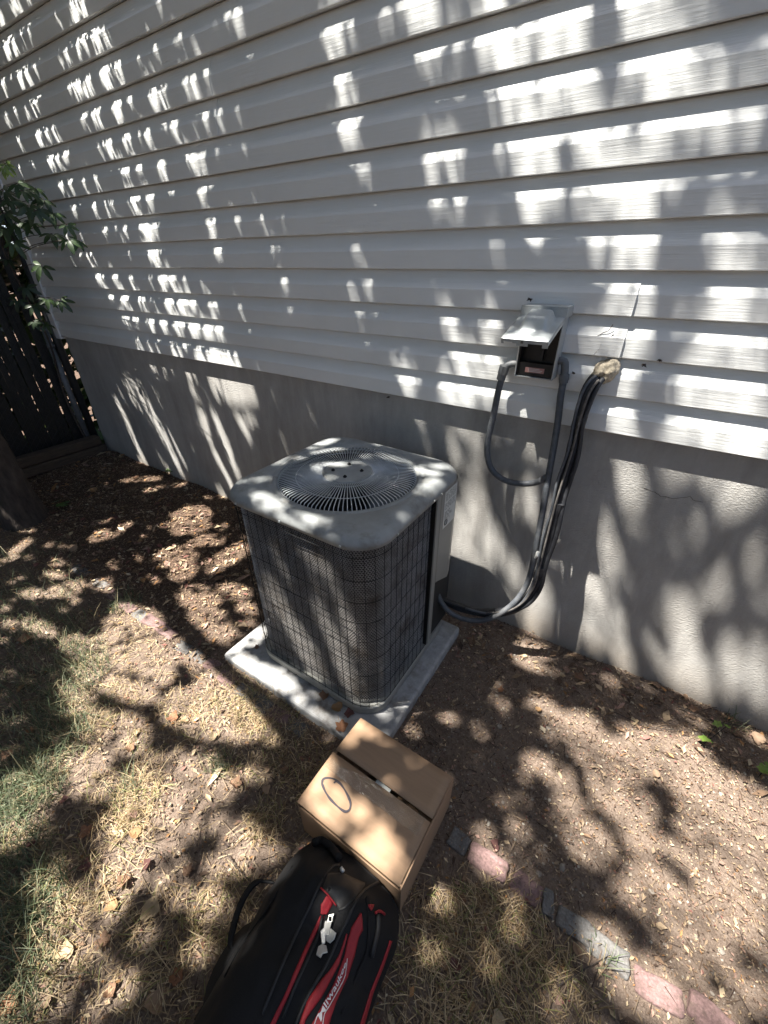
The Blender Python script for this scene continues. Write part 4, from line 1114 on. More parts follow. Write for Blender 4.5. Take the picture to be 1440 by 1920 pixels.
spots = [(49, 1200, .045), (265, 1020, .04), (325, 1343, .05), (345, 1350, .04), (60, 1370, .04), (440, 1470, .042), (502, 1440, .03), (500, 1478, .035), (535, 1445, .03), (280, 1700, .05), (205, 1692, .035), (275, 1618, .03), (60, 1585, .035), (178, 1455, .03), (245, 1400, .03), (85, 1412, .03), (15, 1418, .04), (120, 1500, .03), (200, 1858, .04), (290, 1882, .05), (80, 1880, .045), (160, 1620, .03), (120, 1780, .05), (1085, 1272, .04), (1190, 1352, .04), (1000, 1182, .035), (1420, 1385, .05), (862, 1690, .035), (852, 1812, .03), (935, 1912, .03), (882, 1885, .03), (925, 1588, .03), (1055, 1265, .035), (380, 1230, .03), (310, 1180, .03), (435, 1130, .035), (130, 1320, .04), (330, 1270, .03), (400, 1380, .04), (250, 1560, .04), (350, 1630, .04), (40, 1290, .035), (180, 1110, .04), (140, 1030, .05), (70, 1060, .05), (220, 980, .05), (320, 960, .045), (180, 930, .05), (260, 910, .05), (940, 1290, .03), (1230, 1450, .03), (1010, 1330, .03), (1300, 1330, .04), (1140, 1230, .04), (160, 1560, .04), (230, 1650, .05), (55, 1750, .04), (330, 1830, .035), (190, 1760, .04), (15, 1880, .04)]
flr = random.Random(21)
ORD = ['', 'second ', 'third ', 'fourth ', 'fifth ', 'sixth ', 'seventh ', 'eighth ', 'ninth ', 'tenth ', 'eleventh ', 'twelfth ', 'thirteenth ', 'fourteenth ', 'fifteenth ', 'sixteenth ', 'seventeenth ', 'eighteenth ', 'nineteenth ', 'twentieth ']
ZONES = {'near lawn left of the tool bag': ('tool bag', (-.5, -1.5)), 'lawn below the left edging bricks': ('concrete pad', (-1.37, -.98)), 'shaded soil between tree and air conditioner': ('tree trunk', (-3.6, -1.0)),
         'soil bed right of the air conditioner': ('cardboard box', (-.3, -1.1)), 'dry grass right of the tool bag': ('cardboard box', (-.3, -1.1))}
placed = []
for px, py, s in spots:
    p = on_z(px, py, .015)
    if p.x > -.25: zn = 'dry grass right of the tool bag' if p.y < -1.06 else 'soil bed right of the air conditioner'
    elif p.y > -1.03: zn = 'shaded soil between tree and air conditioner' if p.x < -.9 else 'soil bed right of the air conditioner'
    else: zn = 'near lawn left of the tool bag' if py > 1480 else 'lawn below the left edging bricks'
    lm = ZONES[zn]; placed.append((zn, math.dist((p.x, p.y), lm[1]), p, s))
placed.sort(key=lambda t: (t[0], t[1])); rank = {}
for zn, d_, p, s in placed:
    k = rank.get(zn, 0); rank[zn] = k + 1
    o = link(bpy.data.objects.new('fallen_leaf', fl[flr.randrange(len(fl))]))
    o.location = (p.x, p.y, gz(p.x, p.y) + .012); s *= flr.uniform(.5, .8); o.scale = (s, s, s); o.rotation_euler = (flr.uniform(-.35, .35), flr.uniform(-.35, .35), flr.uniform(0, 6.28))
    tag(o, 'brown leaf on the ' + zn + ', ' + (ORD[k] if k < len(ORD) else '') + 'nearest the ' + ZONES[zn][0], 'leaf', 'large fallen leaves on the ground')
for px, py, s, k, lab in ((632, 1328, .032, 0, 'tan curled leaf lying on the front of the concrete pad'), (655, 1338, .028, 7, 'dark red leaf beside the tan one on the pad'), (610, 1303, .030, 2, 'brown leaf lodged under the wire guard on the pad'), (482, 1213, .016, 4, 'small brown leaf on the sunlit left of the pad'), (640, 1362, .034, 5, 'orange brown leaf at the pad edge behind the box'), (560, 1263, .016, 7, 'small dark red leaf lying along the unit base on the pad')):
    p = on_z(px, py, .054); o = link(bpy.data.objects.new('fallen_leaf', fl[k])); o.location = (p.x, p.y, .054); o.scale = (s, s, s); o.rotation_euler = (.1, .2, flr.uniform(0, 6.28))
    tag(o, lab, 'leaf', 'leaves on the concrete pad')
twl = [([(1150, 1335), (1215, 1360), (1290, 1372)], .0022, 'thin dark twig lying near the right of the foundation'), ([(1270, 1325), (1330, 1352), (1400, 1362)], .003, 'pale bent stem lying at the foot of the foundation'), ([(425, 1600), (450, 1632), (470, 1652)], .0018, 'short twig beside the strap of the tool bag'), ([(1045, 1850), (1100, 1815), (1145, 1790)], .002, 'dry curved stem lying across the lower right grass'), ([(165, 1280), (200, 1262), (240, 1264)], .002, 'short twig lying in the green grass'), ([(400, 1060), (440, 1068), (470, 1085)], .0028, 'forked twig lying left of the air conditioner')]
for pl, r, lab in twl:
    P = [on_z(a, c, .018) for a, c in pl]; P = [Vector((p.x, p.y, gz(p.x, p.y) + .016)) for p in P]; mb = MB(); Q = spline(P, .015); mb.tube(Q, list(np.linspace(r, r * .5, len(Q))), 5)
    tag(mb.build('twig', M_BARK), lab, 'twig', 'twigs on the ground')
sl = leaf_mesh('leaf', 5, 77, .15, (.17, .27, .05), M_VINE); sl2 = leaf_mesh('leaf', 5, 78, .15, (.09, .15, .04), M_VINE)
for lab, lv, m in (('bright green maple seedling with two leaves by the right of the foundation', [(1322, 1388, .030), (1345, 1358, .022), (1362, 1362, .018)], sl), ('bright green maple seedling at the right edge of the picture', [(1432, 1446, .032), (1438, 1436, .02)], sl), ('dark green seedling against the foundation left of the unit', [(322, 897, .05), (338, 890, .05)], sl2), ('small green seedling at the foot of the tree trunk', [(118, 952, .05), (105, 945, .04), (128, 948, .03)], sl2)):
    p = on_z(lv[0][0], lv[0][1], .05); g0 = empty('seedling', (p.x, p.y, gz(p.x, p.y))); tag(g0, lab, 'seedling', 'green seedlings')
    for a, c, s in lv:
        q = on_z(a, c, .05); mb = MB(); mb.tube([(p.x, p.y, gz(p.x, p.y)), (q.x, q.y, gz(q.x, q.y) + .045)], .0012, 5); mb.build('stem', M_VINE, g0)
        o = link(bpy.data.objects.new('leaf', m), g0); o.matrix_parent_inverse = Matrix.Translation(-Vector(g0.location)); o.location = (q.x, q.y, gz(q.x, q.y) + .046); o.scale = (s, s, s); o.rotation_euler = (flr.uniform(-.4, .4), flr.uniform(-.4, .4), flr.uniform(0, 6.28))

# ================================================================ creeper on the fence corner
vine = empty('creeper_vine', (FX + 0.1, -0.15, 0.08)); tag(vine, 'green five-leaved creeper climbing the fence at the house corner', 'vine')
def leaflets(seed, c1):
    r = random.Random(seed); mb = MB(); cols = []
    for k, a in enumerate((-1.7, -.8, 0, .8, 1.7)):
        L = (0.72, .95, 1.05, .95, .72)[k] * r.uniform(.9, 1.1); d = a + r.uniform(-.12, .12); n_ = 7; V = []
        for i in range(n_):
            t = i / (n_ - 1); w = .17 * L * math.sin(math.pi * min(1, t * .9 + .07)) ** .8 * (1 + .1 * (i % 2)); dz = -.38 * t * t * L + .02
            for sx, zz in ((-1, .06), (0, 0), (1, .06)):
                X, Y = .10 + t * L, sx * w * (1 if t < 1 else 0); V.append((X * math.cos(d) - Y * math.sin(d), X * math.sin(d) + Y * math.cos(d), dz + zz * w * 3 - .05 * abs(a)))
        mb.add(V, [(3 * i + j, 3 * i + 3 + j, 3 * i + 4 + j, 3 * i + 1 + j) for i in range(n_ - 1) for j in range(2)])
        f_ = r.uniform(.8, 1.2); cols += [[c1[0] * f_, c1[1] * f_, c1[2] * f_, 1]] * len(V)
    me = bpy.data.meshes.new('leaf'); me.from_pydata(mb.v, [], mb.f); me.materials.append(M_VINE); me.polygons.foreach_set('use_smooth', [True] * len(me.polygons))
    at = me.color_attributes.new('tint', 'FLOAT_COLOR', 'POINT'); at.data.foreach_set('color', np.array(cols, np.float32).ravel()); return me
vm = [leaflets(i, c) for i, c in enumerate([(.035, .065, .022), (.045, .085, .028), (.030, .055, .022), (.11, .17, .035)])]
VC = lambda a, c: (a / 4.8, 240 + c / 4.8)
vl = [(50, 320, .085, 3), (20, 350, .08, 3), (150, 500, .11, 0), (30, 560, .12, 2), (205, 560, .10, 1), (320, 540, .09, 0), (390, 640, .11, 2), (255, 700, .12, 0), (470, 760, .11, 1), (330, 740, .10, 2), (290, 850, .11, 0), (600, 870, .085, 1), (610, 1005, .10, 1), (470, 950, .12, 0), (700, 1010, .085, 1), (120, 1030, .12, 1), (30, 900, .13, 2), (375, 1235, .13, 0), (90, 640, .12, 0), (545, 1550, .11, 0), (230, 1430, .12, 2), (160, 1545, .11, 0), (310, 1590, .12, 2), (420, 1540, .10, 0), (300, 1740, .09, 2), (400, 1760, .09, 0), (40, 760, .12, 2), (150, 860, .12, 0), (20, 2080, .10, 1), (190, 2250, .09, 1), (60, 1180, .10, 2)]
vr = random.Random(17); tips = []
for a, c, s, k in vl:
    p = on_y(*VC(a, c), -0.22 - vr.uniform(0, .16)); o = link(bpy.data.objects.new('leaf', vm[k]), vine); o.matrix_parent_inverse = Matrix.Translation(-Vector(vine.location)); tips.append(p)
    s *= .70; o.location = p; o.scale = (s, s, s); face = (Vector(CAM) - p).normalized()
    q = (face * .8 + Vector((vr.uniform(-.4, .4), vr.uniform(-.4, .4), .55 + vr.uniform(-.2, .4)))).to_track_quat('Z', 'Y')
    o.rotation_mode = 'QUATERNION'; o.rotation_quaternion = q @ Matrix.Rotation(vr.uniform(-2.4, -.7), 3, 'Z').to_quaternion()
stem = [Vector((FX + .06, -.12, .05)), Vector((FX + .05, -.16, .6)), Vector((FX + .07, -.12, 1.1)), Vector((FX + .1, -.18, 1.6)), Vector((FX + .12, -.2, 2.0)), Vector((FX + .15, -.25, 2.35))]
st = spline(stem, .05); mb = MB(); mb.tube(st, list(np.linspace(.011, .004, len(st))), 6); mb.build('stem', M_BARK, vine, True)
for p in tips:
    a = min(st, key=lambda s_: (s_ - p).length + .3 * abs(s_.z - p.z + .1)); mid = a.lerp(p, .5) + Vector((0, 0, .04)); mb = MB(); mb.tube(spline([a, mid, p], .04), .0022, 5); mb.build('leaf_stalk', M_BARK, vine)
# ================================================================ trees that shade the wall
# LIT: sun flecks on wall, ground, unit, pad and box, as outlines in the plane z = 0 along the sun's rays (millimetres).
# The crowns leave gaps there; a leaf at height h above fleck point q hangs at q - h * sun slope.
LIT = [(-2563,821,-2582,822,-2601,822,-2609,811,-2608,801,-2589,799,-2569,800,-2561,810),
(-2355,819,-2367,821,-2386,820,-2421,811,-2448,801,-2435,799,-2415,799,-2381,809),
(-2337,811,-2340,812,-2346,812,-2361,806,-2375,801,-2371,800,-2366,800,-2350,806),
(-2669,810,-2678,811,-2689,810,-2699,805,-2705,800,-2696,799,-2685,799,-2675,805),
(-1831,786,-1853,789,-1886,788,-1917,778,-1935,766,-1911,763,-1878,764,-1847,775),
(-1770,783,-1778,785,-1792,785,-1819,776,-1841,767,-1832,765,-1818,766,-1791,774),
(-2034,774,-2038,775,-2044,775,-2051,771,-2055,766,-2050,766,-2044,766,-2038,770),
(-2222,816,-2227,817,-2234,817,-2246,813,-2254,808,-2248,807,-2241,807,-2230,812),
(-2631,785,-2647,787,-2670,786,-2702,776,-2724,765,-2707,763,-2684,764,-2652,775),
(-2532,784,-2542,785,-2556,785,-2585,776,-2607,767,-2597,765,-2582,766,-2554,775),
(-2477,772,-2482,772,-2489,772,-2501,769,-2509,765,-2505,765,-2497,765,-2485,768),
(-2349,784,-2353,785,-2358,785,-2380,775,-2399,765,-2395,765,-2389,765,-2368,775),
(-2853,775,-2862,776,-2875,776,-2892,770,-2905,765,-2896,764,-2883,764,-2866,770),
(-1891,749,-1908,751,-1930,750,-1951,741,-1962,731,-1945,729,-1923,730,-1902,739),
(-1774,750,-1796,753,-1821,751,-1834,742,-1836,732,-1814,730,-1788,731,-1776,741),
(-1707,744,-1717,745,-1729,744,-1737,737,-1738,729,-1727,728,-1715,729,-1708,737),
(-2063,752,-2070,752,-2079,752,-2104,744,-2126,735,-2119,734,-2109,735,-2084,743),
(-1968,744,-1973,745,-1980,745,-2000,737,-2017,730,-2012,729,-2005,730,-1985,737),
(-1464,752,-1472,753,-1481,752,-1489,749,-1492,745,-1485,744,-1475,744,-1467,748),
(-1267,749,-1269,750,-1273,750,-1287,741,-1300,733,-1297,732,-1293,732,-1279,741),
(-1472,768,-1477,769,-1485,769,-1491,768,-1492,767,-1488,766,-1479,766,-1474,767),
(-914,717,-922,718,-932,718,-941,709,-946,701,-938,700,-928,701,-918,709),
(-845,717,-856,719,-870,718,-887,707,-898,695,-886,693,-871,694,-855,706),
(-989,716,-992,716,-996,716,-1003,713,-1009,711,-1006,710,-1002,710,-994,713),
(-1266,715,-1269,716,-1274,716,-1283,712,-1289,708,-1285,707,-1280,707,-1272,711),
(-1212,716,-1216,716,-1221,716,-1233,708,-1243,700,-1239,699,-1234,699,-1222,708),
(-2893,750,-2901,750,-2910,750,-2927,739,-2939,728,-2931,727,-2921,728,-2904,739),
(-2648,748,-2666,750,-2688,749,-2705,738,-2712,728,-2693,726,-2671,727,-2654,738),
(-2556,745,-2570,746,-2588,745,-2606,736,-2616,726,-2601,725,-2583,726,-2565,735),
(-2375,748,-2380,749,-2387,749,-2394,747,-2398,745,-2393,744,-2386,744,-2379,746),
(-2088,710,-2106,713,-2135,712,-2170,702,-2192,692,-2173,689,-2143,690,-2109,700),
(-1980,711,-1995,714,-2020,713,-2055,702,-2080,691,-2064,689,-2038,690,-2004,701),
(-1797,716,-1824,719,-1863,718,-1897,705,-1914,693,-1885,689,-1845,691,-1813,703),
(-1698,714,-1713,716,-1734,715,-1759,704,-1774,693,-1759,691,-1737,692,-1713,703),
(-2206,711,-2212,712,-2219,711,-2234,703,-2245,694,-2239,693,-2232,694,-2217,702),
(-1536,708,-1539,708,-1543,708,-1555,702,-1565,695,-1562,695,-1558,695,-1546,702),
(-1285,673,-1292,674,-1300,673,-1310,665,-1317,656,-1310,655,-1301,656,-1291,665),
(-1213,674,-1224,675,-1238,674,-1252,664,-1260,655,-1248,653,-1234,654,-1220,664),
(-1521,676,-1537,679,-1559,677,-1580,666,-1592,655,-1575,653,-1552,654,-1532,665),
(-1439,672,-1446,673,-1456,673,-1468,665,-1477,657,-1470,656,-1461,657,-1448,665),
(-1483,674,-1486,675,-1491,674,-1498,671,-1504,667,-1500,667,-1496,667,-1488,671),
(-3029,711,-3040,712,-3057,711,-3089,702,-3115,691,-3103,690,-3086,691,-3054,701),
(-2889,711,-2901,712,-2918,711,-2948,702,-2972,692,-2960,690,-2942,691,-2911,701),
(-2602,712,-2620,714,-2648,713,-2681,703,-2704,692,-2685,690,-2656,691,-2623,702),
(-2760,700,-2766,701,-2776,701,-2793,696,-2806,691,-2800,690,-2790,691,-2772,695),
(-2177,675,-2191,677,-2211,676,-2237,666,-2254,656,-2240,654,-2220,656,-2194,665),
(-2035,677,-2064,680,-2101,678,-2124,667,-2131,656,-2101,653,-2064,655,-2041,666),
(-1826,677,-1851,680,-1885,678,-1908,667,-1916,655,-1889,652,-1855,655,-1833,666),
(-1726,677,-1736,678,-1749,677,-1759,670,-1764,663,-1753,662,-1740,663,-1730,670),
(-1536,642,-1548,644,-1569,643,-1581,641,-1585,638,-1573,635,-1551,636,-1539,639),
(-1678,641,-1688,642,-1702,641,-1720,630,-1733,619,-1723,618,-1709,619,-1691,630),
(-1450,641,-1458,642,-1468,641,-1485,631,-1497,620,-1488,618,-1478,619,-1461,630),
(-1279,643,-1293,644,-1310,643,-1315,641,-1312,639,-1298,638,-1281,639,-1276,641),
(-1227,643,-1241,644,-1257,643,-1269,631,-1274,619,-1259,617,-1243,619,-1231,631),
(-1126,644,-1130,645,-1137,644,-1145,640,-1150,635,-1146,635,-1139,635,-1131,639),
(-1024,641,-1028,642,-1033,642,-1051,631,-1067,620,-1063,619,-1057,620,-1039,631),
(-872,680,-875,681,-880,681,-883,680,-883,678,-879,678,-874,678,-872,679),
(-1233,603,-1239,604,-1249,604,-1255,602,-1258,600,-1252,599,-1241,600,-1235,601),
(-1051,604,-1056,605,-1064,605,-1070,603,-1072,601,-1067,600,-1058,601,-1053,603),
(-2728,673,-2745,675,-2770,674,-2801,664,-2821,654,-2803,652,-2777,653,-2747,663),
(-2632,672,-2640,673,-2652,673,-2678,664,-2700,656,-2692,655,-2679,655,-2653,664),
(-2539,672,-2559,674,-2580,672,-2589,662,-2588,653,-2568,651,-2547,653,-2538,663),
(-3051,673,-3061,674,-3071,673,-3075,664,-3074,654,-3064,654,-3054,655,-3050,664),
(-2045,639,-2077,642,-2113,638,-2129,628,-2127,617,-2095,614,-2058,618,-2043,628),
(-1852,640,-1864,642,-1886,641,-1920,630,-1947,619,-1934,617,-1912,618,-1877,629),
(-1764,640,-1768,640,-1774,640,-1785,636,-1795,632,-1792,631,-1786,631,-1774,635),
(-2743,639,-2770,641,-2802,639,-2821,629,-2826,619,-2798,617,-2765,619,-2747,629),
(-2648,636,-2660,637,-2676,636,-2696,628,-2709,619,-2697,618,-2680,619,-2660,628),
(-2524,640,-2543,642,-2571,641,-2600,631,-2617,621,-2597,619,-2569,620,-2541,630),
(-1991,603,-2020,606,-2058,603,-2075,598,-2076,592,-2046,589,-2008,592,-1992,598),
(-1870,603,-1890,604,-1912,602,-1921,595,-1919,588,-1898,587,-1876,589,-1868,596),
(-1665,604,-1684,605,-1704,603,-1708,593,-1703,583,-1683,582,-1664,584,-1660,594),
(-1393,603,-1412,605,-1435,603,-1452,592,-1458,582,-1439,579,-1415,582,-1399,592),
(-1338,604,-1347,605,-1358,604,-1373,594,-1383,584,-1375,583,-1363,584,-1348,594),
(-1466,604,-1474,605,-1483,604,-1490,601,-1492,598,-1484,597,-1475,598,-1468,601),
(-2759,601,-2779,602,-2803,600,-2819,591,-2823,582,-2803,581,-2779,583,-2764,592),
(-2637,602,-2650,603,-2668,602,-2688,591,-2701,580,-2687,579,-2670,580,-2649,591),
(-2472,598,-2482,599,-2495,598,-2510,589,-2520,581,-2509,580,-2496,581,-2481,590),
(-1998,568,-2031,572,-2079,568,-2115,555,-2130,543,-2097,539,-2047,543,-2013,556),
(-1862,567,-1880,569,-1907,567,-1930,558,-1940,550,-1922,547,-1894,550,-1872,558),
(-2286,567,-2296,568,-2308,567,-2324,556,-2334,546,-2324,545,-2312,546,-2296,557),
(-2717,567,-2734,568,-2760,566,-2791,555,-2813,544,-2795,542,-2769,544,-2738,556),
(-2471,567,-2484,568,-2501,566,-2523,554,-2538,542,-2525,541,-2508,543,-2485,555),
(-1407,569,-1418,571,-1436,570,-1468,558,-1492,546,-1481,544,-1462,546,-1430,558),
(-1431,529,-1449,532,-1476,529,-1499,518,-1511,507,-1493,505,-1466,508,-1443,519),
(-1267,529,-1274,529,-1281,528,-1287,519,-1289,511,-1283,510,-1275,511,-1269,520),
(-1109,525,-1115,526,-1120,525,-1115,516,-1108,507,-1102,507,-1097,508,-1102,517),
(-2481,530,-2491,531,-2505,530,-2525,519,-2538,509,-2528,508,-2514,509,-2494,520),
(-2251,528,-2263,529,-2278,527,-2296,518,-2306,509,-2294,508,-2278,510,-2261,519),
(-2052,531,-2101,531,-2136,525,-2124,513,-2091,503,-2041,502,-2007,509,-2019,521),
(-1939,528,-1954,530,-1978,528,-2006,518,-2024,507,-2009,505,-1984,508,-1956,518),
(-1463,493,-1476,496,-1501,494,-1532,483,-1554,472,-1540,470,-1515,472,-1484,483),
(-1057,495,-1071,497,-1090,495,-1108,482,-1117,470,-1102,468,-1082,471,-1065,483),
(-2797,493,-2815,495,-2846,493,-2888,481,-2918,468,-2900,466,-2868,469,-2826,481),
(-2946,491,-2954,492,-2967,491,-2992,483,-3011,474,-3003,474,-2989,475,-2964,483),
(-2019,493,-2054,497,-2104,491,-2133,480,-2141,469,-2104,466,-2053,471,-2025,483),
(-2115,496,-2141,496,-2159,493,-2155,488,-2141,485,-2115,485,-2097,488,-2101,493),
(-2797,455,-2835,457,-2881,452,-2903,440,-2904,430,-2865,428,-2819,434,-2798,445),
(-2615,453,-2635,454,-2660,451,-2675,440,-2679,430,-2658,429,-2634,432,-2619,443),
(-2436,451,-2448,451,-2461,450,-2469,441,-2470,432,-2458,431,-2445,433,-2438,442),
(-2059,453,-2088,455,-2129,451,-2154,440,-2161,429,-2131,427,-2089,432,-2065,443),
(-1973,453,-1995,455,-2024,451,-2046,441,-2054,430,-2032,428,-2002,432,-1981,443),
(-2212,451,-2220,452,-2231,451,-2248,443,-2260,436,-2253,435,-2242,436,-2225,444),
(-1880,445,-1889,446,-1900,444,-1905,438,-1905,432,-1896,431,-1885,433,-1880,439),
(-2791,419,-2819,420,-2851,416,-2867,408,-2867,401,-2839,400,-2806,404,-2791,412),
(-2594,421,-2621,423,-2660,418,-2691,406,-2706,394,-2678,392,-2638,396,-2608,409),
(-2406,420,-2434,422,-2468,417,-2488,405,-2492,394,-2463,392,-2429,397,-2409,409),
(-2302,414,-2315,415,-2332,413,-2347,403,-2355,394,-2342,393,-2325,396,-2310,405),
(-2102,417,-2136,419,-2176,413,-2195,402,-2195,391,-2160,389,-2120,395,-2102,407),
(-1961,419,-1996,421,-2039,415,-2060,402,-2062,391,-2025,389,-1981,395,-1961,408),
(-1873,419,-1890,420,-1914,417,-1936,405,-1947,394,-1929,392,-1905,395,-1884,407),
(-1735,408,-1746,409,-1758,407,-1764,400,-1763,394,-1751,394,-1739,396,-1734,402),
(-2721,381,-2755,382,-2793,377,-2809,366,-2807,356,-2772,356,-2734,361,-2719,372),
(-2595,380,-2619,382,-2651,378,-2677,366,-2689,355,-2665,353,-2632,357,-2607,369),
(-2416,379,-2450,380,-2491,375,-2509,363,-2508,353,-2473,351,-2432,357,-2415,369),
(-2266,379,-2298,381,-2337,375,-2357,363,-2359,351,-2326,350,-2287,356,-2268,368),
(-2086,380,-2121,383,-2170,376,-2197,364,-2204,352,-2167,350,-2118,357,-2092,369),
(-1935,381,-1974,383,-2023,376,-2046,363,-2045,351,-2004,349,-1955,357,-1934,370),
(-1801,381,-1832,383,-1874,377,-1900,365,-1907,353,-1875,350,-1832,357,-1807,369),
(-1733,380,-1752,381,-1773,377,-1785,366,-1786,356,-1766,355,-1745,359,-1734,370),
(-605,483,-615,484,-626,482,-633,476,-635,471,-625,469,-613,471,-607,477),
(-1066,451,-1079,453,-1097,450,-1111,442,-1118,433,-1105,431,-1087,434,-1072,443),
(-1077,420,-1095,422,-1121,419,-1135,415,-1137,410,-1119,408,-1092,411,-1079,416),
(-580,454,-589,455,-601,453,-614,442,-621,432,-612,430,-599,432,-587,443),
(-494,606,-507,608,-523,607,-535,596,-539,586,-526,584,-509,586,-498,596),
(-406,700,-420,701,-430,699,-429,697,-422,695,-408,694,-398,695,-399,698),
(-234,678,-244,681,-256,680,-265,673,-267,666,-257,664,-244,665,-236,672),
(-180,676,-187,677,-196,677,-201,670,-201,664,-193,663,-184,664,-180,670),
(-126,678,-145,681,-163,678,-165,669,-158,659,-138,656,-120,659,-118,668),
(-70,675,-83,678,-95,676,-99,668,-96,659,-83,657,-70,659,-67,667),
(46,669,33,672,18,670,12,665,12,659,26,656,41,658,47,663),
(97,667,93,668,89,667,87,663,87,659,91,658,95,659,97,663),
(-473,675,-482,677,-493,676,-503,668,-508,659,-499,657,-488,658,-478,667),
(-434,678,-443,680,-453,679,-457,669,-455,659,-445,658,-435,659,-432,669),
(-394,681,-399,682,-406,681,-410,680,-410,678,-405,677,-398,678,-394,679),
(-183,644,-188,645,-193,644,-195,642,-193,640,-188,639,-183,640,-181,642),
(-145,637,-148,637,-152,637,-155,632,-157,627,-154,627,-150,627,-147,632),
(-73,644,-87,646,-104,645,-111,642,-110,638,-96,636,-79,637,-72,640),
(-14,641,-20,642,-27,642,-30,635,-31,628,-25,626,-18,627,-14,634),
(33,645,24,646,14,646,11,645,13,644,22,643,32,643,35,644),
(74,644,68,645,58,645,47,635,40,624,47,622,56,623,68,634),
(147,644,140,645,131,645,128,644,130,644,138,642,146,643,149,643),
(199,637,185,640,171,638,164,630,165,622,178,619,193,621,199,629),
(263,644,249,647,234,646,227,635,226,624,240,620,256,622,263,633),
(311,645,298,648,283,647,278,635,279,624,293,620,307,622,313,634),
(339,645,332,646,324,646,319,634,318,623,326,621,334,622,339,633),
(-471,643,-483,645,-496,643,-500,633,-498,622,-486,621,-474,622,-470,633),
(-424,644,-430,645,-437,644,-444,638,-449,632,-443,631,-435,632,-428,638),
(-465,606,-480,609,-497,607,-505,596,-505,585,-490,582,-473,585,-465,596),
(-557,606,-564,607,-571,606,-574,603,-574,600,-568,599,-560,600,-557,603),
(177,598,159,601,141,599,135,591,139,584,157,580,176,583,181,590),
(256,606,237,610,217,608,210,597,212,585,232,581,252,584,259,595),
(305,607,293,609,281,607,279,596,284,585,297,583,309,585,310,596),
(190,608,176,608,165,606,164,604,170,603,184,602,195,604,196,606),
(61,608,55,609,49,608,47,605,49,603,55,602,61,603,63,605),
(-454,570,-467,573,-486,571,-497,563,-500,555,-486,553,-468,555,-457,563),
(-506,565,-517,566,-525,564,-524,562,-519,560,-509,559,-501,561,-502,563),
(-172,564,-187,567,-205,564,-215,556,-216,548,-201,545,-182,548,-173,556),
(-126,566,-133,567,-141,566,-149,559,-154,551,-148,550,-139,551,-131,559),
(-75,570,-80,571,-84,570,-83,564,-80,559,-76,558,-72,559,-72,565),
(178,570,143,575,107,570,98,559,108,547,145,543,181,548,188,559),
(223,563,204,566,187,563,184,556,190,549,210,546,227,550,230,557),
(257,572,238,573,222,571,220,568,226,566,245,565,261,567,263,570),
(315,570,307,572,298,571,293,560,292,549,301,547,310,548,314,560),
(66,567,61,568,56,567,52,560,50,552,54,551,59,552,64,560),
(-177,530,-190,533,-208,531,-219,523,-223,515,-209,512,-192,514,-180,522),
(145,530,129,534,110,530,103,519,105,508,122,505,141,508,147,520),
(210,530,192,535,168,532,155,521,153,510,172,505,197,509,209,520),
(-108,527,-114,528,-122,527,-130,521,-134,513,-127,512,-119,513,-111,520),
(291,522,285,523,278,522,273,515,272,508,279,507,286,508,291,515),
(389,645,383,644,382,643,383,642,387,642,393,642,395,644,393,645),
(481,638,467,642,449,641,441,633,440,624,454,620,472,621,481,630),
(532,636,517,641,497,640,485,633,483,626,498,620,519,622,530,628),
(597,633,588,635,577,635,571,632,571,628,580,625,591,626,597,629),
(440,605,428,606,416,605,414,603,418,601,431,599,442,601,444,603),
(500,606,478,609,462,605,464,596,476,587,498,583,514,587,512,597),
(561,601,549,605,534,603,527,596,526,587,539,584,554,586,561,593),
(628,604,613,608,599,605,597,596,603,587,619,583,633,586,634,595),
(345,607,336,609,326,608,324,597,328,586,338,584,348,586,349,597),
(719,606,717,607,715,607,717,596,720,585,722,585,724,585,722,596),
(349,571,335,573,323,571,323,560,329,548,343,546,355,549,355,560),
(419,555,414,559,401,558,390,554,383,549,388,546,401,547,412,551),
(495,563,481,567,465,565,456,558,455,550,469,546,486,548,494,556),
(548,571,527,576,506,572,502,560,509,548,531,544,552,548,555,559),
(594,568,581,572,561,571,548,562,543,552,556,547,576,549,589,558),
(636,572,625,575,615,573,613,561,617,549,628,546,639,548,640,560),
(700,562,692,564,684,563,683,556,687,549,696,547,704,549,704,556),
(363,530,341,532,328,527,333,519,347,512,370,510,383,515,377,523),
(423,528,404,532,383,529,375,521,378,514,398,510,419,513,426,520),
(482,529,464,534,440,531,428,522,426,513,445,507,469,510,481,519),
(543,524,532,531,513,536,502,536,498,533,509,526,528,521,540,521),
(633,530,628,531,623,530,622,529,623,527,628,526,633,527,634,529),
(337,493,330,496,318,494,304,484,294,472,302,470,314,471,328,482),
(424,494,406,498,385,494,377,483,379,471,398,466,418,471,426,483),
(472,493,458,497,440,494,430,483,428,471,442,467,460,470,470,482),
(671,484,655,486,639,484,635,477,639,471,655,468,671,471,675,477),
(631,492,621,494,611,493,608,490,611,488,621,486,631,488,633,490),
(704,482,697,483,692,481,692,476,695,471,702,469,708,471,707,476),
(382,456,372,458,362,456,356,444,355,432,365,430,376,433,381,445),
(454,455,439,459,421,455,412,445,412,433,428,430,446,433,454,444),
(668,454,653,460,630,457,616,447,610,436,625,429,649,433,663,443),
(697,456,691,457,684,456,678,445,675,434,681,432,689,434,694,445),
(735,450,730,451,725,450,725,442,727,434,732,432,737,434,738,442),
(293,409,283,411,271,408,266,402,266,395,277,393,289,396,294,403),
(349,413,338,417,321,414,311,405,307,396,319,392,336,395,346,404),
(445,419,428,423,407,419,398,407,398,395,416,391,436,396,445,408),
(407,411,398,414,386,411,379,405,378,399,388,396,401,399,407,405),
(546,418,541,421,532,420,527,418,525,415,529,413,538,413,544,416),
(627,418,611,423,592,419,584,408,584,398,600,393,620,397,628,408),
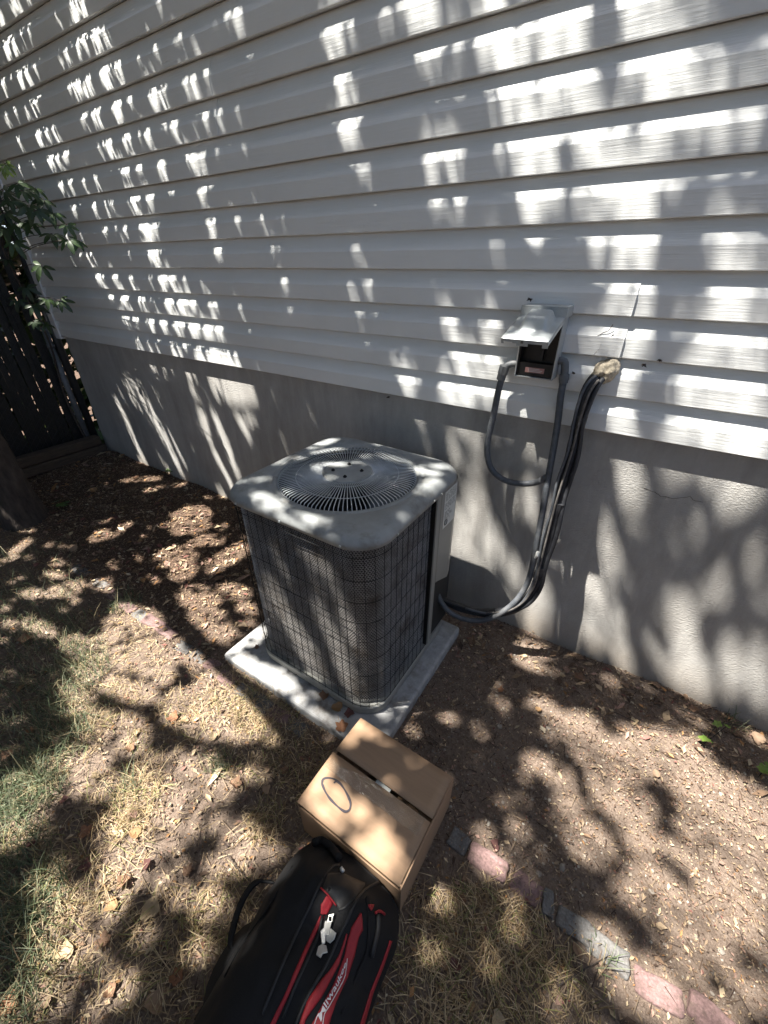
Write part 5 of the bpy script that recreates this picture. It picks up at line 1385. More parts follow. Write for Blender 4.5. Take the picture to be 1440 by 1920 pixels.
(683,419,664,425,643,420,635,408,636,396,656,390,677,396,685,408),
(729,419,721,421,713,419,710,407,712,395,720,393,728,396,730,407),
(390,377,377,380,361,376,356,368,358,361,371,358,387,362,392,370),
(574,378,553,380,533,375,529,367,536,359,557,356,577,362,580,370),
(650,376,625,378,602,373,597,364,605,357,630,355,654,360,658,369),
(729,376,705,379,680,374,674,365,681,356,706,353,731,358,736,368),
(319,343,311,344,301,342,295,330,293,318,302,316,312,319,318,331),
(366,342,355,344,342,341,336,330,336,319,348,317,361,320,367,331),
(553,343,532,347,510,341,504,329,508,317,529,313,551,320,557,332),
(623,342,599,345,577,338,575,326,584,316,609,313,630,320,632,332),
(705,341,681,346,653,340,643,329,646,318,672,313,700,319,709,330),
(748,342,735,345,721,341,716,329,719,317,733,314,747,319,751,330),
(372,316,361,319,345,316,333,301,328,286,340,283,356,287,368,302),
(532,316,503,318,471,311,462,302,469,293,500,291,530,298,539,307),
(-41,234,-56,237,-79,232,-102,205,-117,179,-101,176,-78,182,-54,209),
(370,305,342,308,318,298,318,277,332,257,361,254,385,265,384,286),
(350,268,316,268,293,256,305,232,333,212,368,212,390,225,377,248),
(519,314,497,318,473,311,465,295,469,280,492,276,516,284,523,299),
(273,235,263,237,250,233,239,206,233,178,244,176,257,181,268,209),
(250,207,240,209,229,205,227,171,229,136,240,135,250,140,253,175),
(347,181,335,183,321,178,314,165,315,152,327,150,341,155,347,169),
(588,246,570,251,546,244,534,228,532,212,551,207,576,215,587,231),
(506,228,487,232,465,224,458,205,460,187,481,183,502,192,509,211),
(693,303,669,309,641,301,629,281,631,261,656,254,685,264,695,284),
(742,315,712,320,678,314,665,299,669,285,700,279,735,287,746,301),
(614,316,596,316,579,311,577,305,584,300,603,300,619,305,621,311),
(636,211,612,213,595,203,598,187,611,172,635,171,653,181,649,197),
(612,186,590,190,561,185,549,174,548,164,572,160,600,166,612,176),
(508,164,463,163,421,148,413,128,428,112,475,113,517,130,523,149),
(538,144,499,149,461,131,454,100,467,70,509,66,546,86,551,117),
(737,251,711,254,692,244,698,217,715,191,742,188,761,199,754,227),
(767,197,758,198,751,194,753,185,758,177,767,176,773,180,772,189),
(257,103,216,103,181,85,179,62,198,43,242,44,276,63,275,85),
(285,60,250,61,219,45,216,21,230,0,266,0,296,17,298,41),
(401,65,364,65,337,47,345,19,370,-5,409,-4,435,15,426,43),
(554,86,510,84,484,63,499,35,533,13,578,16,602,39,586,65),
(695,116,667,121,638,107,631,75,638,45,668,40,697,56,703,87),
(780,122,755,126,731,114,727,78,736,43,763,39,787,53,790,89),
(471,45,438,39,426,24,447,9,479,0,512,6,522,22,502,36),
(109,107,89,106,75,98,79,88,91,80,112,81,126,89,122,99),
(71,64,56,68,31,60,9,39,-4,18,12,13,37,21,59,43),
(-44,106,-69,114,-117,102,-173,57,-214,11,-186,2,-134,17,-78,64),
(-281,239,-326,241,-369,227,-377,203,-362,183,-315,182,-272,197,-266,220),
(-332,180,-358,190,-416,178,-468,149,-501,120,-472,110,-411,124,-359,153),
(-246,165,-280,169,-323,156,-344,130,-345,106,-308,102,-265,117,-246,143),
(-200,135,-242,131,-267,117,-254,100,-224,88,-182,92,-158,107,-171,123),
(-131,233,-144,235,-162,231,-176,213,-184,196,-170,194,-152,199,-137,217),
(-28,237,-39,240,-56,236,-84,209,-106,181,-94,178,-76,182,-48,211),
(24,198,-2,199,-25,190,-29,177,-20,165,6,164,29,174,33,187),
(-37,98,-67,105,-116,91,-155,56,-174,21,-141,13,-89,30,-52,66),
(-113,53,-152,54,-196,38,-210,18,-203,1,-162,1,-119,17,-106,37),
(-397,183,-416,187,-446,179,-491,141,-527,101,-507,97,-474,106,-428,146),
(-3154,269,-3195,269,-3236,262,-3245,241,-3232,222,-3190,223,-3149,230,-3141,251),
(-3051,262,-3119,261,-3192,249,-3219,213,-3210,180,-3138,181,-3065,195,-3040,230),
(-3065,195,-3139,193,-3210,179,-3213,143,-3177,110,-3100,113,-3030,128,-3030,164),
(-3050,125,-3102,123,-3156,113,-3178,70,-3173,29,-3119,31,-3064,43,-3044,86),
(-3206,269,-3228,270,-3257,266,-3318,228,-3368,189,-3344,189,-3314,194,-3252,233),
(-3588,200,-3612,199,-3637,195,-3644,170,-3639,147,-3614,147,-3590,152,-3583,176),
(-3584,152,-3612,152,-3645,146,-3684,106,-3709,65,-3679,66,-3645,72,-3607,113),
(-3634,69,-3662,68,-3691,62,-3699,37,-3694,13,-3665,14,-3637,20,-3629,45),
(-4166,178,-4193,178,-4223,173,-4243,154,-4249,136,-4221,136,-4191,141,-4171,160),
(-4191,141,-4217,141,-4249,136,-4299,103,-4336,69,-4308,70,-4275,75,-4225,109),
(-2988,318,-3001,318,-3016,315,-3029,303,-3035,290,-3021,290,-3006,292,-2993,305),
(-2700,317,-2727,318,-2760,313,-2785,299,-2795,285,-2769,284,-2734,289,-2710,304),
(-2588,318,-2605,318,-2628,315,-2654,299,-2670,284,-2652,283,-2628,287,-2603,303),
(-2864,260,-2878,260,-2892,257,-2897,237,-2895,218,-2881,218,-2867,221,-2862,241),
(-2921,165,-2939,165,-2957,161,-2971,117,-2977,71,-2959,72,-2940,76,-2926,122),
(-3273,68,-3293,68,-3314,63,-3325,41,-3325,20,-3305,20,-3283,25,-3273,47),
(-2316,318,-2331,318,-2346,315,-2353,301,-2353,287,-2338,287,-2323,289,-2316,304),
(-2236,317,-2248,318,-2264,316,-2282,307,-2292,298,-2281,297,-2264,300,-2246,309),
(-2339,280,-2360,281,-2385,277,-2425,228,-2456,179,-2433,179,-2407,184,-2366,234),
(-2304,259,-2331,260,-2364,254,-2422,205,-2466,156,-2437,155,-2401,162,-2343,213),
(-2201,258,-2223,258,-2245,253,-2254,196,-2251,137,-2228,137,-2205,143,-2197,202),
(-2231,203,-2254,203,-2277,198,-2284,142,-2280,86,-2256,87,-2232,92,-2226,150),
(-2413,146,-2439,145,-2463,139,-2450,98,-2424,57,-2397,59,-2373,65,-2387,107),
(-2022,321,-2060,322,-2102,314,-2125,285,-2126,258,-2086,257,-2043,266,-2022,294),
(-1854,324,-1905,326,-1967,315,-2008,280,-2020,245,-1965,243,-1901,256,-1863,292),
(-1739,320,-1788,323,-1847,312,-1889,271,-1904,231,-1851,230,-1790,242,-1750,283),
(-1680,324,-1712,326,-1749,319,-1772,292,-1777,266,-1743,265,-1705,272,-1683,299),
(-1947,248,-1976,247,-2000,241,-1986,215,-1957,191,-1928,192,-1904,199,-1919,224),
(-2562,48,-2601,45,-2635,36,-2634,19,-2615,5,-2576,8,-2541,17,-2543,34),
(-2397,63,-2418,62,-2440,57,-2454,33,-2456,9,-2435,10,-2412,15,-2399,40),
(-3975,178,-3984,178,-3996,176,-4053,140,-4106,103,-4096,103,-4084,105,-4026,143),
(-3803,18,-3795,7,-3774,0,-3740,8,-3712,21,-3720,32,-3740,39,-3775,31),
(-3563,-229,-3540,-255,-3497,-264,-3379,-182,-3276,-90,-3297,-63,-3339,-51,-3459,-136),
(-3206,-255,-3186,-276,-3156,-280,-3069,-158,-2992,-26,-3012,-3,-3042,4,-3131,-124),
(-402,481,-409,481,-413,480,-402,475,-388,470,-381,471,-378,472,-388,477),
(-239,417,-259,418,-276,413,-273,402,-261,392,-240,391,-224,396,-227,407),
(-117,416,-125,417,-133,415,-138,404,-139,392,-131,391,-123,393,-118,405),
(-55,418,-63,420,-74,418,-85,406,-92,393,-83,391,-71,394,-60,406),
(0,399,-13,398,-19,394,-17,392,-10,392,3,393,10,396,7,398),
(-212,379,-232,382,-254,377,-263,366,-261,356,-241,354,-219,359,-211,370),
(-166,377,-174,378,-180,376,-179,367,-174,359,-166,359,-160,361,-161,369),
(-88,379,-106,380,-122,375,-124,365,-118,356,-99,354,-83,359,-81,369),
(-297,340,-314,343,-337,338,-348,330,-350,323,-333,320,-310,325,-299,333),
(-212,347,-241,348,-264,340,-263,328,-248,318,-219,317,-196,325,-198,337),
(-123,345,-139,348,-158,343,-168,331,-169,320,-152,318,-132,322,-123,334),
(-50,344,-64,347,-84,343,-95,332,-99,320,-84,317,-64,322,-53,333),
(-502,343,-517,345,-536,341,-549,329,-553,318,-538,316,-519,320,-507,332),
(-461,345,-471,346,-482,343,-489,336,-490,328,-480,327,-468,330,-462,337),
(-565,339,-570,339,-576,338,-576,331,-574,325,-569,324,-563,326,-563,333),
(-484,371,-489,372,-494,370,-494,364,-492,358,-487,357,-482,359,-482,365),
(-513,315,-524,316,-538,313,-548,298,-552,284,-540,282,-526,286,-516,301),
(-522,286,-531,287,-539,284,-539,273,-535,263,-526,263,-518,266,-517,276),
(-291,321,-329,326,-376,315,-402,289,-405,265,-364,260,-315,273,-292,298),
(-230,319,-269,323,-313,312,-334,286,-333,261,-292,257,-246,270,-228,296),
(9,318,-9,321,-31,315,-43,298,-44,282,-25,279,-2,285,9,302),
(50,302,37,305,20,301,13,293,13,286,26,283,43,288,50,295),
(-913,-111,-897,-135,-878,-140,-861,-76,-853,-2,-869,26,-889,33,-906,-37),
(-867,-273,-877,-259,-889,-256,-898,-288,-901,-323,-892,-336,-880,-338,-871,-308),
(-856,-472,-849,-482,-837,-486,-824,-471,-815,-453,-822,-442,-834,-438,-847,-453),
(-801,-538,-801,-552,-779,-566,-723,-568,-674,-563,-673,-550,-693,-537,-749,-534),
(-663,-567,-662,-579,-645,-590,-600,-588,-560,-580,-560,-568,-576,-557,-621,-559),
(-546,-556,-547,-565,-535,-574,-479,-579,-427,-580,-425,-572,-435,-563,-491,-557),
(-714,-469,-718,-473,-709,-481,-669,-496,-631,-507,-628,-503,-635,-495,-675,-481),
(-921,-516,-919,-524,-908,-529,-897,-530,-889,-527,-891,-520,-902,-514,-913,-513),
(-699,-225,-696,-237,-684,-245,-643,-234,-607,-217,-610,-205,-621,-197,-662,-208),
(-837,-161,-829,-175,-816,-181,-776,-122,-739,-56,-747,-40,-760,-34,-801,-95),
(-674,108,-671,90,-655,75,-586,80,-522,93,-524,110,-538,125,-607,121),
(-492,115,-492,99,-478,84,-413,77,-353,78,-352,93,-365,109,-429,116),
(-341,11,-336,-9,-323,-18,-304,0,-289,26,-293,46,-306,56,-325,37),
(-317,-60,-312,-79,-300,-85,-290,-73,-283,-54,-288,-35,-300,-28,-311,-41),
(-301,-163,-294,-184,-281,-189,-263,-156,-251,-115,-258,-92,-272,-86,-289,-122),
(-285,-229,-279,-245,-269,-246,-260,-219,-254,-185,-261,-168,-271,-167,-280,-196),
(-580,-15,-580,-31,-564,-48,-487,-56,-417,-56,-416,-41,-430,-25,-505,-16),
(-407,-26,-414,-42,-395,-70,-364,-88,-337,-95,-331,-79,-348,-52,-379,-34),
(-262,30,-255,16,-248,18,-247,27,-249,39,-257,54,-263,51,-264,42),
(-609,-145,-609,-156,-597,-167,-573,-171,-552,-170,-551,-160,-563,-149,-587,-144),
(-690,-606,-710,-607,-731,-613,-737,-627,-732,-639,-712,-639,-691,-632,-685,-618),
(-571,-604,-592,-603,-617,-610,-631,-626,-632,-640,-610,-640,-584,-632,-572,-617),
(-515,-609,-550,-611,-577,-621,-565,-640,-536,-655,-500,-652,-474,-642,-487,-624),
(-479,-643,-510,-645,-531,-654,-516,-670,-487,-683,-456,-680,-435,-670,-451,-655),
(-835,-692,-870,-694,-909,-706,-924,-728,-920,-747,-883,-745,-844,-732,-830,-710),
(-853,-731,-907,-738,-941,-753,-917,-767,-871,-777,-818,-769,-787,-754,-810,-740),
(-818,-752,-884,-760,-933,-781,-914,-804,-865,-821,-798,-811,-753,-790,-772,-768),
(-613,-694,-640,-696,-665,-705,-668,-722,-658,-737,-630,-735,-605,-725,-603,-708),
(-586,-714,-619,-717,-648,-729,-645,-748,-625,-765,-590,-761,-562,-749,-567,-729),
(-611,-757,-644,-759,-676,-772,-682,-799,-670,-822,-635,-819,-602,-805,-598,-778),
(-361,-633,-388,-635,-407,-644,-395,-658,-371,-669,-342,-667,-324,-658,-337,-644),
(-822,-775,-861,-779,-900,-793,-910,-815,-898,-832,-857,-828,-818,-812,-811,-791),
(-479,-688,-503,-690,-526,-698,-531,-718,-525,-735,-500,-733,-477,-724,-473,-705),
(-1382,-936,-1355,-965,-1320,-957,-1288,-872,-1271,-777,-1297,-744,-1334,-751,-1367,-843),
(-1318,-926,-1337,-959,-1289,-986,-1150,-983,-1024,-966,-1004,-935,-1043,-908,-1179,-909),
(-1197,-914,-1215,-947,-1171,-973,-1054,-969,-949,-951,-930,-921,-967,-894,-1082,-896),
(-895,-963,-884,-977,-867,-972,-862,-966,-863,-958,-874,-944,-891,-949,-897,-955),
(-822,-954,-828,-964,-816,-972,-773,-969,-731,-962,-724,-952,-735,-944,-779,-946),
(-684,-928,-693,-930,-691,-939,-669,-954,-645,-966,-636,-964,-638,-955,-660,-940),
(-489,-918,-506,-906,-519,-920,-517,-958,-507,-994,-491,-1004,-479,-991,-480,-955),
(-490,-885,-509,-897,-499,-917,-486,-925,-470,-926,-452,-915,-461,-895,-475,-886),
(-445,-894,-458,-908,-446,-923,-426,-927,-407,-924,-394,-911,-406,-896,-426,-891),
(-390,-909,-388,-922,-374,-922,-363,-913,-357,-900,-359,-886,-373,-887,-384,-896),
(-485,-980,-494,-993,-481,-1003,-475,-1005,-471,-1002,-462,-989,-475,-978,-481,-976),
(-338,-960,-339,-968,-332,-970,-330,-970,-330,-969,-328,-961,-336,-958,-338,-958),
(-488,-1072,-506,-1063,-519,-1078,-508,-1139,-491,-1195,-474,-1203,-462,-1189,-471,-1132),
(-476,-1209,-488,-1217,-481,-1228,-467,-1232,-452,-1232,-440,-1225,-446,-1214,-460,-1209),
(-429,-1189,-452,-1203,-439,-1222,-396,-1232,-352,-1234,-331,-1220,-341,-1201,-383,-1191),
(-401,-1142,-404,-1124,-426,-1126,-438,-1134,-444,-1146,-441,-1165,-420,-1163,-408,-1155),
(-385,-1143,-403,-1149,-401,-1165,-394,-1172,-383,-1174,-366,-1169,-368,-1153,-374,-1145),
(-323,-1122,-346,-1124,-348,-1144,-336,-1161,-318,-1172,-297,-1170,-294,-1150,-305,-1134),
(-258,-1109,-271,-1114,-269,-1126,-257,-1135,-242,-1139,-230,-1135,-231,-1123,-243,-1114),
(-262,-1189,-289,-1199,-285,-1223,-262,-1239,-233,-1247,-208,-1237,-210,-1214,-232,-1198),
(-209,-1216,-226,-1227,-220,-1242,-207,-1247,-192,-1246,-175,-1235,-181,-1221,-194,-1215),
(-158,-1181,-163,-1182,-164,-1187,-160,-1192,-155,-1195,-150,-1194,-149,-1189,-153,-1184),
(-3051,-472,-3035,-490,-3006,-495,-2971,-470,-2946,-439,-2961,-421,-2990,-415,-3026,-441),
(-3074,-740,-3017,-777,-2964,-771,-2955,-720,-2972,-660,-3030,-620,-3086,-625,-3094,-680),
(-3005,-817,-2975,-846,-2925,-850,-2860,-792,-2815,-724,-2843,-694,-2894,-688,-2960,-749),
(-2936,-621,-2896,-676,-2802,-694,-2746,-677,-2723,-642,-2759,-588,-2853,-568,-2912,-585),
(-2841,-472,-2818,-506,-2763,-519,-2736,-513,-2728,-496,-2749,-462,-2804,-449,-2832,-455),
(-2725,-337,-2658,-419,-2548,-436,-2461,-361,-2414,-260,-2474,-173,-2589,-149,-2681,-231),
(-2580,-444,-2546,-487,-2488,-495,-2406,-414,-2345,-317,-2375,-272,-2434,-260,-2520,-346),
(-2613,-889,-2577,-921,-2527,-920,-2484,-857,-2460,-784,-2495,-750,-2547,-749,-2592,-816),
(-2381,-457,-2353,-497,-2298,-507,-2225,-446,-2171,-372,-2195,-329,-2251,-317,-2327,-381),
(-2448,-660,-2396,-731,-2291,-744,-2203,-687,-2151,-607,-2196,-533,-2303,-514,-2396,-575),
(-2099,-557,-2043,-613,-1978,-606,-1941,-485,-1931,-342,-1988,-275,-2058,-279,-2095,-415),
(-2215,-722,-2162,-774,-2094,-770,-2063,-722,-2059,-662,-2110,-606,-2182,-608,-2214,-659),
(-2324,-878,-2279,-926,-2206,-927,-2170,-898,-2161,-857,-2204,-808,-2279,-805,-2317,-835),
(-2024,-758,-2003,-841,-1879,-874,-1782,-852,-1717,-804,-1729,-724,-1849,-685,-1955,-706),
(-1820,-829,-1821,-896,-1718,-931,-1618,-918,-1543,-882,-1537,-817,-1634,-778,-1739,-789),
(-1615,-896,-1603,-937,-1545,-947,-1487,-921,-1446,-883,-1455,-841,-1512,-829,-1572,-855),
(-1850,-613,-1853,-660,-1783,-691,-1688,-681,-1610,-654,-1604,-609,-1669,-577,-1767,-585),
(-1610,-670,-1620,-700,-1575,-724,-1522,-725,-1479,-713,-1469,-684,-1511,-659,-1565,-657),
(-2867,-1175,-2848,-1197,-2802,-1201,-2744,-1172,-2702,-1136,-2720,-1114,-2766,-1110,-2825,-1139),
(-2771,-1313,-2745,-1337,-2693,-1338,-2571,-1250,-2467,-1153,-2489,-1127,-2540,-1124,-2665,-1216),
(-2668,-1174,-2645,-1195,-2605,-1196,-2543,-1144,-2497,-1086,-2518,-1064,-2559,-1062,-2621,-1115),
(-3232,-1237,-3201,-1253,-3169,-1249,-3159,-1225,-3165,-1198,-3195,-1182,-3228,-1186,-3238,-1210),
(-3333,-1189,-3270,-1214,-3226,-1202,-3240,-1146,-3281,-1083,-3347,-1055,-3394,-1067,-3377,-1127),
(-2940,-1086,-2909,-1109,-2865,-1108,-2846,-1093,-2845,-1072,-2876,-1049,-2921,-1049,-2940,-1065),
(-2529,-1035,-2522,-1062,-2468,-1074,-2405,-1063,-2356,-1041,-2361,-1015,-2414,-1002,-2479,-1013),
(-2207,-1055,-2197,-1123,-2073,-1152,-1938,-1126,-1835,-1078,-1836,-1012,-1952,-978,-2094,-1003),
(-2160,-1112,-2171,-1178,-2044,-1215,-1867,-1196,-1723,-1154,-1705,-1093,-1814,-1052,-1996,-1067),
(-1965,-1057,-1998,-1131,-1863,-1184,-1707,-1183,-1580,-1153,-1544,-1086,-1659,-1031,-1819,-1027),
(-1764,-1151,-1808,-1202,-1716,-1248,-1609,-1256,-1516,-1242,-1474,-1196,-1553,-1150,-1661,-1138),
(-2047,-1195,-2086,-1262,-1953,-1311,-1820,-1313,-1712,-1288,-1672,-1227,-1787,-1176,-1925,-1170),
(-2180,-1302,-2208,-1354,-2099,-1388,-1987,-1387,-1897,-1365,-1868,-1318,-1965,-1282,-2080,-1281),
(-1959,-1367,-1961,-1419,-1862,-1438,-1764,-1420,-1690,-1386,-1683,-1336,-1776,-1314,-1879,-1331),
(-1750,-1331,-1752,-1375,-1674,-1390,-1557,-1361,-1460,-1318,-1453,-1276,-1525,-1257,-1645,-1286),
(-1872,-1451,-1895,-1482,-1834,-1502,-1737,-1498,-1651,-1482,-1628,-1453,-1682,-1432,-1779,-1435),
(-2514,-1385,-2514,-1418,-2438,-1432,-2335,-1416,-2252,-1389,-2249,-1358,-2320,-1342,-2425,-1357),
(-2616,-1474,-2601,-1491,-2563,-1491,-2530,-1477,-2511,-1458,-2524,-1441,-2563,-1440,-2596,-1455),
(-1540,-1032,-1578,-1062,-1527,-1100,-1422,-1117,-1325,-1119,-1289,-1091,-1331,-1055,-1434,-1036),
(-1385,-1007,-1427,-1063,-1343,-1112,-1223,-1119,-1118,-1102,-1076,-1052,-1146,-1002,-1266,-991),
(-1372,-1120,-1384,-1178,-1301,-1205,-1185,-1182,-1088,-1140,-1071,-1085,-1145,-1055,-1265,-1076),
(-1428,-1211,-1424,-1261,-1350,-1274,-1277,-1250,-1223,-1212,-1222,-1163,-1294,-1147,-1370,-1171),
(-1295,-1207,-1288,-1280,-1184,-1294,-1066,-1245,-972,-1175,-970,-1102,-1069,-1081,-1195,-1131),
(-1376,-1281,-1378,-1316,-1324,-1327,-1276,-1315,-1241,-1293,-1237,-1258,-1289,-1246,-1339,-1257),
(-1078,-1190,-1063,-1225,-1016,-1222,-972,-1183,-942,-1136,-956,-1099,-1004,-1101,-1049,-1142),
(-1631,-1493,-1607,-1537,-1528,-1534,-1442,-1482,-1379,-1418,-1397,-1372,-1476,-1371,-1567,-1427),
(-1756,-1523,-1752,-1543,-1715,-1546,-1648,-1519,-1593,-1487,-1595,-1467,-1631,-1464,-1699,-1490),
(-1554,-1529,-1561,-1568,-1492,-1579,-1428,-1565,-1378,-1540,-1369,-1502,-1435,-1489,-1502,-1502),
(-1546,-1597,-1540,-1634,-1472,-1637,-1403,-1611,-1352,-1575,-1354,-1538,-1421,-1533,-1492,-1559),
(-1559,-1656,-1560,-1693,-1488,-1699,-1411,-1675,-1351,-1641,-1346,-1604,-1414,-1596,-1495,-1620),
(-1598,-1764,-1593,-1798,-1523,-1799,-1445,-1769,-1385,-1731,-1386,-1697,-1454,-1694,-1534,-1724),
(-1407,-1637,-1378,-1673,-1310,-1662,-1265,-1628,-1242,-1588,-1268,-1550,-1338,-1560,-1385,-1595),
(-1246,-1546,-1216,-1585,-1148,-1573,-1087,-1515,-1049,-1448,-1075,-1405,-1146,-1415,-1210,-1478),
(-1186,-1366,-1192,-1404,-1136,-1414,-1056,-1388,-989,-1351,-981,-1314,-1033,-1302,-1115,-1327),
(-1047,-1385,-1043,-1429,-979,-1432,-913,-1400,-862,-1356,-862,-1311,-925,-1305,-995,-1338),
(-1547,-1804,-1504,-1826,-1450,-1807,-1423,-1762,-1420,-1714,-1463,-1688,-1520,-1708,-1547,-1756),
(-1478,-1726,-1432,-1748,-1381,-1727,-1362,-1682,-1366,-1634,-1413,-1608,-1467,-1630,-1486,-1679),
(-1373,-1551,-1449,-1534,-1486,-1574,-1463,-1625,-1416,-1667,-1345,-1679,-1311,-1644,-1327,-1596),
(-1456,-1492,-1400,-1529,-1334,-1505,-1309,-1463,-1313,-1417,-1367,-1375,-1438,-1399,-1463,-1444),
(-1263,-1507,-1220,-1546,-1152,-1527,-1120,-1493,-1115,-1452,-1155,-1409,-1227,-1429,-1260,-1465),
(-1214,-1569,-1178,-1618,-1093,-1602,-1042,-1564,-1020,-1516,-1050,-1464,-1139,-1477,-1193,-1519),
(-1168,-1649,-1126,-1689,-1049,-1667,-1010,-1630,-998,-1587,-1036,-1543,-1118,-1564,-1159,-1604),
(-1063,-1540,-1031,-1576,-969,-1558,-933,-1520,-920,-1476,-950,-1437,-1015,-1454,-1052,-1495),
(-1094,-1432,-1066,-1476,-998,-1464,-959,-1432,-942,-1393,-967,-1346,-1038,-1357,-1079,-1390),
(-977,-1396,-960,-1430,-910,-1422,-877,-1395,-859,-1362,-874,-1327,-925,-1334,-960,-1362),
(-1093,-1686,-1073,-1724,-1004,-1713,-955,-1681,-927,-1641,-942,-1601,-1013,-1610,-1065,-1644),
(-1044,-1730,-1030,-1758,-978,-1749,-933,-1717,-903,-1680,-914,-1650,-967,-1658,-1014,-1691),
(-978,-1621,-959,-1640,-923,-1629,-896,-1595,-881,-1557,-898,-1535,-935,-1546,-964,-1583),
(-1466,-1848,-1423,-1869,-1368,-1849,-1344,-1811,-1342,-1771,-1384,-1746,-1442,-1767,-1467,-1808),
(-1406,-1866,-1381,-1882,-1341,-1869,-1318,-1843,-1311,-1815,-1335,-1798,-1377,-1810,-1400,-1838),
(-1156,-1815,-1187,-1838,-1154,-1852,-1116,-1852,-1080,-1843,-1051,-1822,-1080,-1807,-1118,-1806),
(-1088,-1849,-1062,-1872,-1011,-1855,-979,-1823,-965,-1789,-989,-1764,-1042,-1780,-1075,-1814),
(-1062,-1875,-1058,-1904,-1003,-1898,-958,-1876,-927,-1848,-928,-1818,-983,-1823,-1030,-1846),
(-958,-1878,-938,-1893,-902,-1879,-879,-1853,-869,-1825,-888,-1809,-925,-1823,-949,-1850),
(-989,-1931,-969,-1945,-933,-1931,-913,-1909,-906,-1886,-925,-1871,-962,-1885,-983,-1908),
(-986,-1986,-972,-1998,-943,-1987,-921,-1966,-909,-1944,-922,-1931,-953,-1941,-975,-1964),
(-953,-2005,-940,-2019,-905,-2007,-885,-1992,-877,-1975,-889,-1961,-925,-1972,-945,-1988),
(-909,-1957,-897,-1969,-868,-1960,-850,-1945,-843,-1929,-854,-1917,-883,-1926,-901,-1942),
(-960,-1780,-935,-1790,-908,-1774,-899,-1754,-904,-1735,-930,-1723,-958,-1740,-966,-1761),
(-791,-1449,-769,-1486,-712,-1472,-683,-1449,-673,-1418,-692,-1379,-751,-1392,-781,-1417),
(-777,-1545,-737,-1574,-684,-1546,-667,-1528,-673,-1508,-711,-1477,-767,-1505,-784,-1525),
(-702,-1565,-744,-1593,-717,-1620,-689,-1626,-659,-1619,-618,-1592,-643,-1565,-670,-1558),
(-742,-1580,-769,-1597,-751,-1614,-722,-1618,-691,-1613,-665,-1596,-682,-1580,-710,-1575),
(-651,-1686,-626,-1694,-602,-1675,-596,-1662,-603,-1652,-629,-1642,-653,-1662,-659,-1675),
(-714,-1469,-724,-1494,-692,-1501,-667,-1496,-647,-1483,-636,-1458,-667,-1450,-693,-1455),
(-782,-1842,-770,-1858,-735,-1847,-716,-1832,-708,-1815,-720,-1798,-755,-1809,-775,-1825),
(-195,-67,-217,-124,-181,-163,-128,-159,-78,-132,-55,-77,-88,-36,-143,-39),
(-190,-162,-207,-191,-190,-220,-134,-226,-80,-218,-63,-190,-79,-161,-134,-154),
(25,-390,-5,-467,41,-504,114,-483,184,-435,217,-361,175,-320,99,-340),
(177,-378,114,-431,130,-513,170,-546,220,-546,279,-497,269,-417,230,-380),
(9,-603,-21,-639,-2,-675,64,-684,130,-675,160,-641,144,-605,80,-595),
(142,-684,116,-713,129,-740,149,-747,172,-741,197,-713,186,-685,166,-678),
(136,-767,124,-781,131,-794,139,-796,148,-792,160,-778,153,-765,145,-762),
(225,-730,170,-770,179,-830,216,-856,263,-857,314,-820,310,-762,274,-734),
(276,-496,207,-554,222,-636,286,-674,359,-678,421,-627,416,-549,356,-506),
(286,-385,240,-475,285,-523,334,-518,383,-480,430,-394,390,-341,338,-344),
(270,-324,234,-417,283,-453,409,-393,532,-302,575,-210,534,-165,402,-227),
(439,-303,388,-404,433,-453,495,-440,559,-391,612,-295,574,-238,508,-250),
(539,-334,463,-445,500,-523,605,-518,717,-471,793,-371,771,-287,665,-285),
(376,-661,339,-701,352,-740,375,-749,404,-739,440,-700,429,-661,406,-651),
(481,-628,443,-666,450,-707,468,-718,493,-710,530,-675,524,-634,507,-621),
(518,-531,488,-563,494,-597,520,-607,552,-602,582,-572,577,-537,551,-526),
(657,-382,571,-445,564,-553,615,-607,684,-620,759,-565,775,-466,731,-404),
(553,-622,496,-696,521,-746,608,-736,700,-699,756,-631,740,-578,653,-583),
(600,-663,538,-716,541,-782,581,-805,633,-800,691,-752,693,-688,656,-661),
(689,-696,649,-719,639,-766,658,-796,688,-809,725,-787,737,-742,720,-711),
(405,-754,361,-797,372,-841,410,-852,455,-843,497,-803,489,-759,452,-745),
(459,-777,411,-821,420,-868,452,-882,492,-874,537,-833,533,-786,502,-770),
(371,-835,343,-858,347,-887,369,-898,396,-896,424,-874,421,-846,400,-834),
(537,-881,505,-890,490,-931,497,-958,515,-972,546,-962,561,-924,555,-897),
(505,-854,483,-884,496,-900,520,-896,545,-880,567,-851,555,-834,531,-838),
(589,-813,559,-839,560,-869,586,-881,618,-878,648,-854,648,-824,623,-812),
(649,-852,605,-886,602,-930,627,-946,661,-944,703,-912,708,-869,685,-851),
(327,-983,284,-1008,283,-1052,313,-1075,353,-1082,393,-1058,397,-1017,369,-992),
(457,-984,416,-1007,411,-1049,446,-1078,489,-1091,526,-1069,534,-1031,503,-1000),
(377,-1075,355,-1092,359,-1111,402,-1117,448,-1114,468,-1097,466,-1079,425,-1072),
(-13,-992,-47,-1017,-37,-1050,-12,-1062,18,-1060,51,-1036,43,-1003,18,-990),
(-42,-809,-56,-832,-41,-847,-28,-848,-16,-840,-1,-817,-16,-802,-29,-801),
(-203,-452,-217,-479,-199,-498,-182,-501,-167,-492,-153,-466,-170,-446,-187,-443),
(-360,-631,-379,-650,-365,-673,-340,-682,-314,-680,-296,-662,-309,-639,-334,-630),
(-60,-338,-84,-369,-67,-403,-29,-414,11,-409,35,-380,20,-346,-19,-334),
(739,-36,707,-67,706,-114,717,-131,737,-130,769,-100,771,-53,759,-35),
